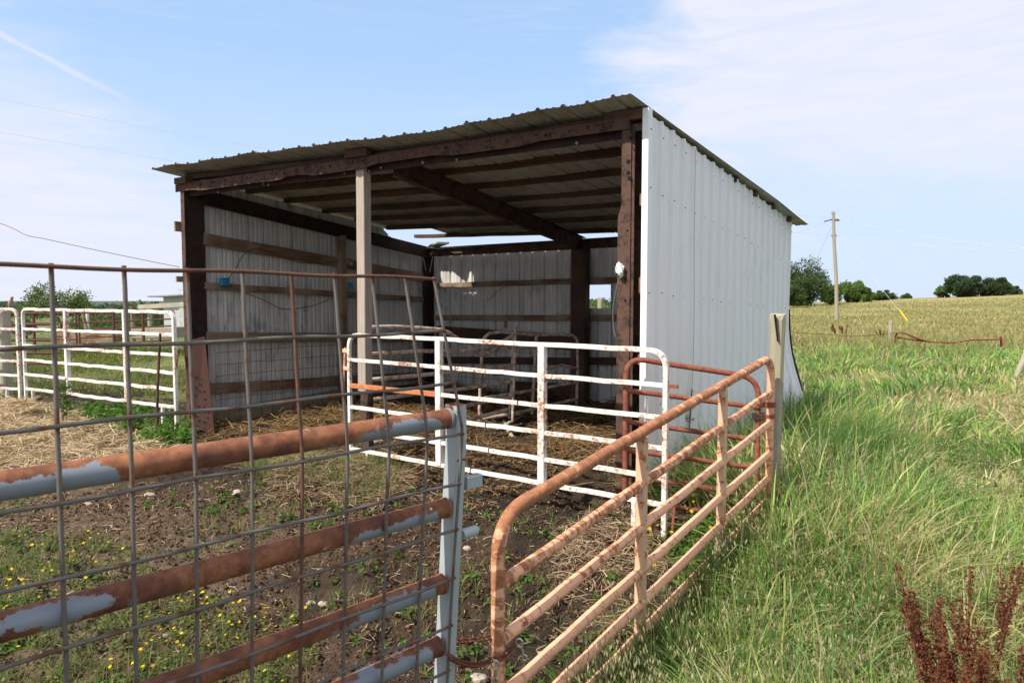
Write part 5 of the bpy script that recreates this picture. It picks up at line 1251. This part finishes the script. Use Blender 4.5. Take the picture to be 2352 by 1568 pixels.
# --- trees
def tree(name, lab, base, height, width, n, ls, cols, wts, trunk=.2, blobs=26, low=.12, seed=1, flatten=1.0, group=None, open_=0.0):
    rs = np.random.RandomState(seed); b = np.array(base, float); th = thing(name, b, lab, 'tree', group)
    cz = height*(.5+low/2); rz = height*(1-low)/2; R_ = width/2
    cs = []
    for k in range(blobs):
        d = rdir(1, rs)[0]; q = rs.rand()**.5*.80; c = np.array([d[0]*R_*q, d[1]*R_*q, cz+d[2]*rz*q*flatten]); cs.append((c, rs.uniform(.24, .48)*min(R_, rz)*(1-.5*open_)))
    m = MB(); top_ = b+np.array([0, 0, height*.55]); m.tube([b-Zv*.3, b+Zv*height*.2+np.array([rs.normal(0, .02*height), 0, 0]), top_], [trunk, trunk*.8, trunk*.35], 8); m.build('trunk', M_bark, th)
    m = MB()
    for c, r in cs[:16 if not open_ else 40]:
        s0 = b+Zv*height*rs.uniform(.15, .45); e = b+c; md = (s0+e)/2+rs.normal(0, .05*R_, 3); m.tube([s0, md, e], [trunk*.4, trunk*.22, trunk*.07], 5)
    m.build('limbs', M_bark, th)
    per = n//blobs; V = []; Q = []; C = []; o = 0; tints = rs.uniform(.72, 1.3, blobs)
    for (c, r), tt_ in zip(cs, tints):
        d = rdir(per, rs); rr = rs.rand(per, 1)**.4; P_ = b+c+d*rr*r*np.array([1.15, 1.15, .85]); P_ = P_+rs.normal(0, r*.12, (per, 3))
        a = rdir(per, rs); w_ = np.cross(a, rdir(per, rs)); w_ /= np.linalg.norm(w_, axis=1, keepdims=True); l = ls*rs.uniform(.6, 1.3, (per, 1))
        v, q = quadsets(P_, a*l, w_*l*.6); V.append(v); Q.append(q+o); o += len(v)
        k = rs.choice(len(cols), per, p=np.array(wts)/sum(wts)); C.append(np.repeat(np.array(cols)[k]*tt_*rs.uniform(.8, 1.2, (per, 1)), 4, 0))
    npmesh('crown', np.concatenate(V), np.concatenate(Q), None, np.concatenate(C), M_leaf, parent=th); return th
DG = [(.080, .125, .045), (.105, .155, .055), (.065, .105, .042)]; LG = [(.12, .20, .04), (.16, .24, .055), (.09, .155, .035)]
def trp(px0, px1, ytop, ybase, Yd, name, lab, cols, seed, n=5000, low=.05, **kw):
    b = at((px0+px1)/2, ybase, Yd); t_ = at((px0+px1)/2, ytop, Yd); w_ = (px1-px0)/F*Yd*1.12
    return tree(name, lab, b, t_[2]-b[2], w_, int(n*2.0), Yd*.0014*kw.pop('lsm', 1.0), cols, [3, 2, 2], kw.pop('trunk', Yd*.0035), seed=seed, low=kw.pop('low_', -.10), **kw)
trp(1762, 1892, 592, 698, 112, 'broad_tree', 'biggest dark broad tree, just right of the shed wall', DG, 1, 15000, blobs=46)
trp(1800, 1856, 655, 698, 104, 'round_tree', 'lighter low tree in front of the big dark tree by the shed wall', [(.06, .10, .028), (.085, .13, .035), (.045, .075, .022)], 2, 5000)
trp(1884, 1930, 650, 696, 118, 'round_tree', 'green tree partly behind the utility pole', LG, 3, 4500)
trp(1925, 1985, 642, 694, 124, 'round_tree', 'bright green tree just right of the utility pole', LG, 4, 7000)
trp(1968, 2008, 662, 693, 122, 'round_tree', 'low bright bush ending the green group right of the pole', LG, 5, 3500)
trp(2002, 2052, 666, 692, 150, 'round_tree', 'small grey green tree left of the gap in the skyline', DG, 6, 3500)
trp(2066, 2094, 674, 690, 160, 'small_tree', 'tiny round bush alone on the skyline', DG, 7, 1400)
trp(2034, 2064, 672, 692, 158, 'small_tree', 'pale sparse tree in the gap of the skyline', [(.16, .17, .12), (.13, .15, .09), (.2, .2, .15)], 15, 700)
trp(2174, 2262, 628, 684, 140, 'broad_tree', 'dense dark tree on the right skyline', [(.075, .115, .055), (.09, .135, .06), (.06, .095, .05)], 8, 12000, blobs=36)
trp(2244, 2318, 634, 683, 142, 'broad_tree', 'rounder grey green tree right of the dense dark one', [(.05, .075, .028), (.065, .09, .034), (.04, .06, .024)], 9, 9000, blobs=32)
trp(2140, 2186, 650, 684, 146, 'thin_tree', 'thin pale tree left of the dense dark one', LG, 10, 1300, open_=.6)
trp(2312, 2350, 656, 684, 150, 'thin_tree', 'thin crowned tree at the right edge of the skyline', DG, 11, 1500, open_=.5)
m = MB(); p = at(2345, 684, 170); m.add([p+np.array([-4, 0, 0]), p+np.array([10, 0, 0]), p+np.array([10, 0, .3]), p+np.array([6, 0, 1.9]), p+np.array([1, 0, 1.5]), p+np.array([-4, 6, 0]), p+np.array([10, 6, 0]), p+np.array([10, 6, .3]), p+np.array([6, 6, 1.9]), p+np.array([1, 6, 1.5])],
    [(0, 1, 2, 3, 4), (9, 8, 7, 6, 5), (0, 4, 9, 5), (4, 3, 8, 9), (3, 2, 7, 8)]); tag(m.build('green_roofed_barn', simple('green_metal', (.35, .5, .45), .6), None, loc=p), 'pale green metal roof peeping over the skyline at the far right', 'barn')
# left spreading tree with open crown
def opentree(px0, px1, yt, yb, Yd, lab, seed, n=5200, lsz=.0017):
    rs = np.random.RandomState(seed); b = at((px0+px1)/2-2, yb, Yd); hh = at(100, yt, Yd)[2]-b[2]; R_ = (px1-px0)/F*Yd/2
    th = thing('spreading_tree', b, lab, 'tree'); m = MB(); tips = []
    def br(p, d, l, r, dep):
        q = p+d*l; md = (p+q)/2+rs.normal(0, l*.07, 3); m.tube([p, md, q], [r, r*.82, r*.6], 6)
        if dep == 0: tips.append(q); return
        for _ in range(3 if dep > 1 else 4):
            e = d+rdir(1, rs)[0]*.75; e[2] = e[2]*.75+.12; br(q, nrm(e), l*rs.uniform(.62, .85), r*.58, dep-1)
        if dep < 4: tips.append(q)
    for k in range(5):
        a = 2*pi*k/5+rs.uniform(-.3, .3); br(b+Zv*hh*.16, nrm([cos(a)*1.15, sin(a)*1.15, rs.uniform(.45, 1.0)]), R_*.44, .10*hh/6, 3)
    m.tube([b-Zv*.3, b+Zv*hh*.18], [.2*hh/6, .16*hh/6], 8)
    T_ = np.array(tips); zt = T_[:, 2].max()-b[2]; sc = (hh*.93)/zt; xr = np.abs(T_[:, :2]-b[:2]).max(); sx = R_*.92/xr
    V_ = np.array(m.v); V_[:, 2] = b[2]+(V_[:, 2]-b[2])*np.where(V_[:, 2] > b[2], sc, 1); V_[:, :2] = b[:2]+(V_[:, :2]-b[:2])*sx; m.v = [tuple(q) for q in V_]; m.build('trunk', M_bark, th)
    T_[:, 2] = b[2]+(T_[:, 2]-b[2])*sc; T_[:, :2] = b[:2]+(T_[:, :2]-b[:2])*sx
    T_ = T_[T_[:, 2] > b[2]+hh*.33]; k = rs.randint(0, len(T_), n); P_ = T_[k]+rs.normal(0, R_*.075, (n, 3)); a = rdir(n, rs); w_ = np.cross(a, rdir(n, rs)); w_ /= np.linalg.norm(w_, axis=1, keepdims=True); l = lsz*Yd*rs.uniform(.6, 1.3, (n, 1))
    v, q = quadsets(P_, a*l, w_*l*.6); npmesh('crown', v, q, None, np.repeat(mixc([2, 2, 1], [(.13, .175, .055), (.17, .21, .07), (.10, .135, .045)], n), 4, 0), M_leaf, parent=th)
opentree(60, 226, 650, 760, 58, 'low spreading open crowned tree beyond the left corral', 3)
trp(24, 92, 724, 775, 30, 'flowering_bush', 'rounded bush with white flowers behind the far left panels', [(.08, .15, .03), (.11, .19, .045), (.5, .52, .42)], 31, 2500)
# far woods: crowns that read as one mass
def wood(name, n, fn, cols, wts, per, seed):
    rs = np.random.RandomState(seed); V = []; Q = []; C = []; o = 0
    for k in range(n):
        x, y, zb, h, w_ = fn(rs); nb = 5
        for j in range(nb):
            c = np.array([x+rs.normal(0, w_*.25), y+rs.normal(0, w_*.25), zb+h*rs.uniform(.35, .78)]); p = per//nb; d = rdir(p, rs); P_ = c+d*(rs.rand(p, 1)**.35)*np.array([w_*.36, w_*.36, h*.30])
            a = rdir(p, rs); s_ = np.cross(a, rdir(p, rs)); s_ /= np.linalg.norm(s_, axis=1, keepdims=True); l = y*.0026*rs.uniform(.6, 1.3, (p, 1)); v, q = quadsets(P_, a*l, s_*l*.6)
            V.append(v); Q.append(q+o); o += len(v); kk = rs.choice(len(cols), p, p=np.array(wts)/sum(wts)); C.append(np.repeat(np.array(cols)[kk]*rs.uniform(.7, 1.3)*rs.uniform(.85, 1.15, (p, 1)), 4, 0))
    tag(npmesh(name, np.concatenate(V), np.concatenate(Q), None, np.concatenate(C), M_leaf), kind='stuff')
def fA(rs): y = rs.uniform(85, 150); x = y*rs.uniform(-.61, -.44); return x, y, gz(x, y)-.5, rs.uniform(3.6, 5.6)+1.2*(x/y > -.55), rs.uniform(6, 10)
wood('valley_wood', 110, fA, [(.055, .10, .028), (.08, .125, .035), (.045, .08, .028)], [2, 2, 1], 420, 41)
def fB(rs): y = rs.uniform(300, 420); x = y*rs.uniform(-1.0, .25); return x, y, gz(x, y)-1, rs.uniform(4, 8), rs.uniform(14, 26)
wood('distant_wood', 120, fB, [(.075, .11, .065), (.09, .13, .075)], [1, 1], 260, 42)
def fC(rs): y = rs.uniform(45, 60); x = y*rs.uniform(.10, .18); return x, y, gz(x, y)-.5, rs.uniform(1.6, 2.3), rs.uniform(2.5, 4)
wood('hedge_beyond_window', 14, fC, [(.09, .15, .035), (.12, .18, .05)], [1, 1], 380, 43)
wpost('fence_post', at(1379, 720, 14)[:2], at(1379, 686, 14)[2], .12, 'pale post seen through the hole in the back wall', z0=-.3)
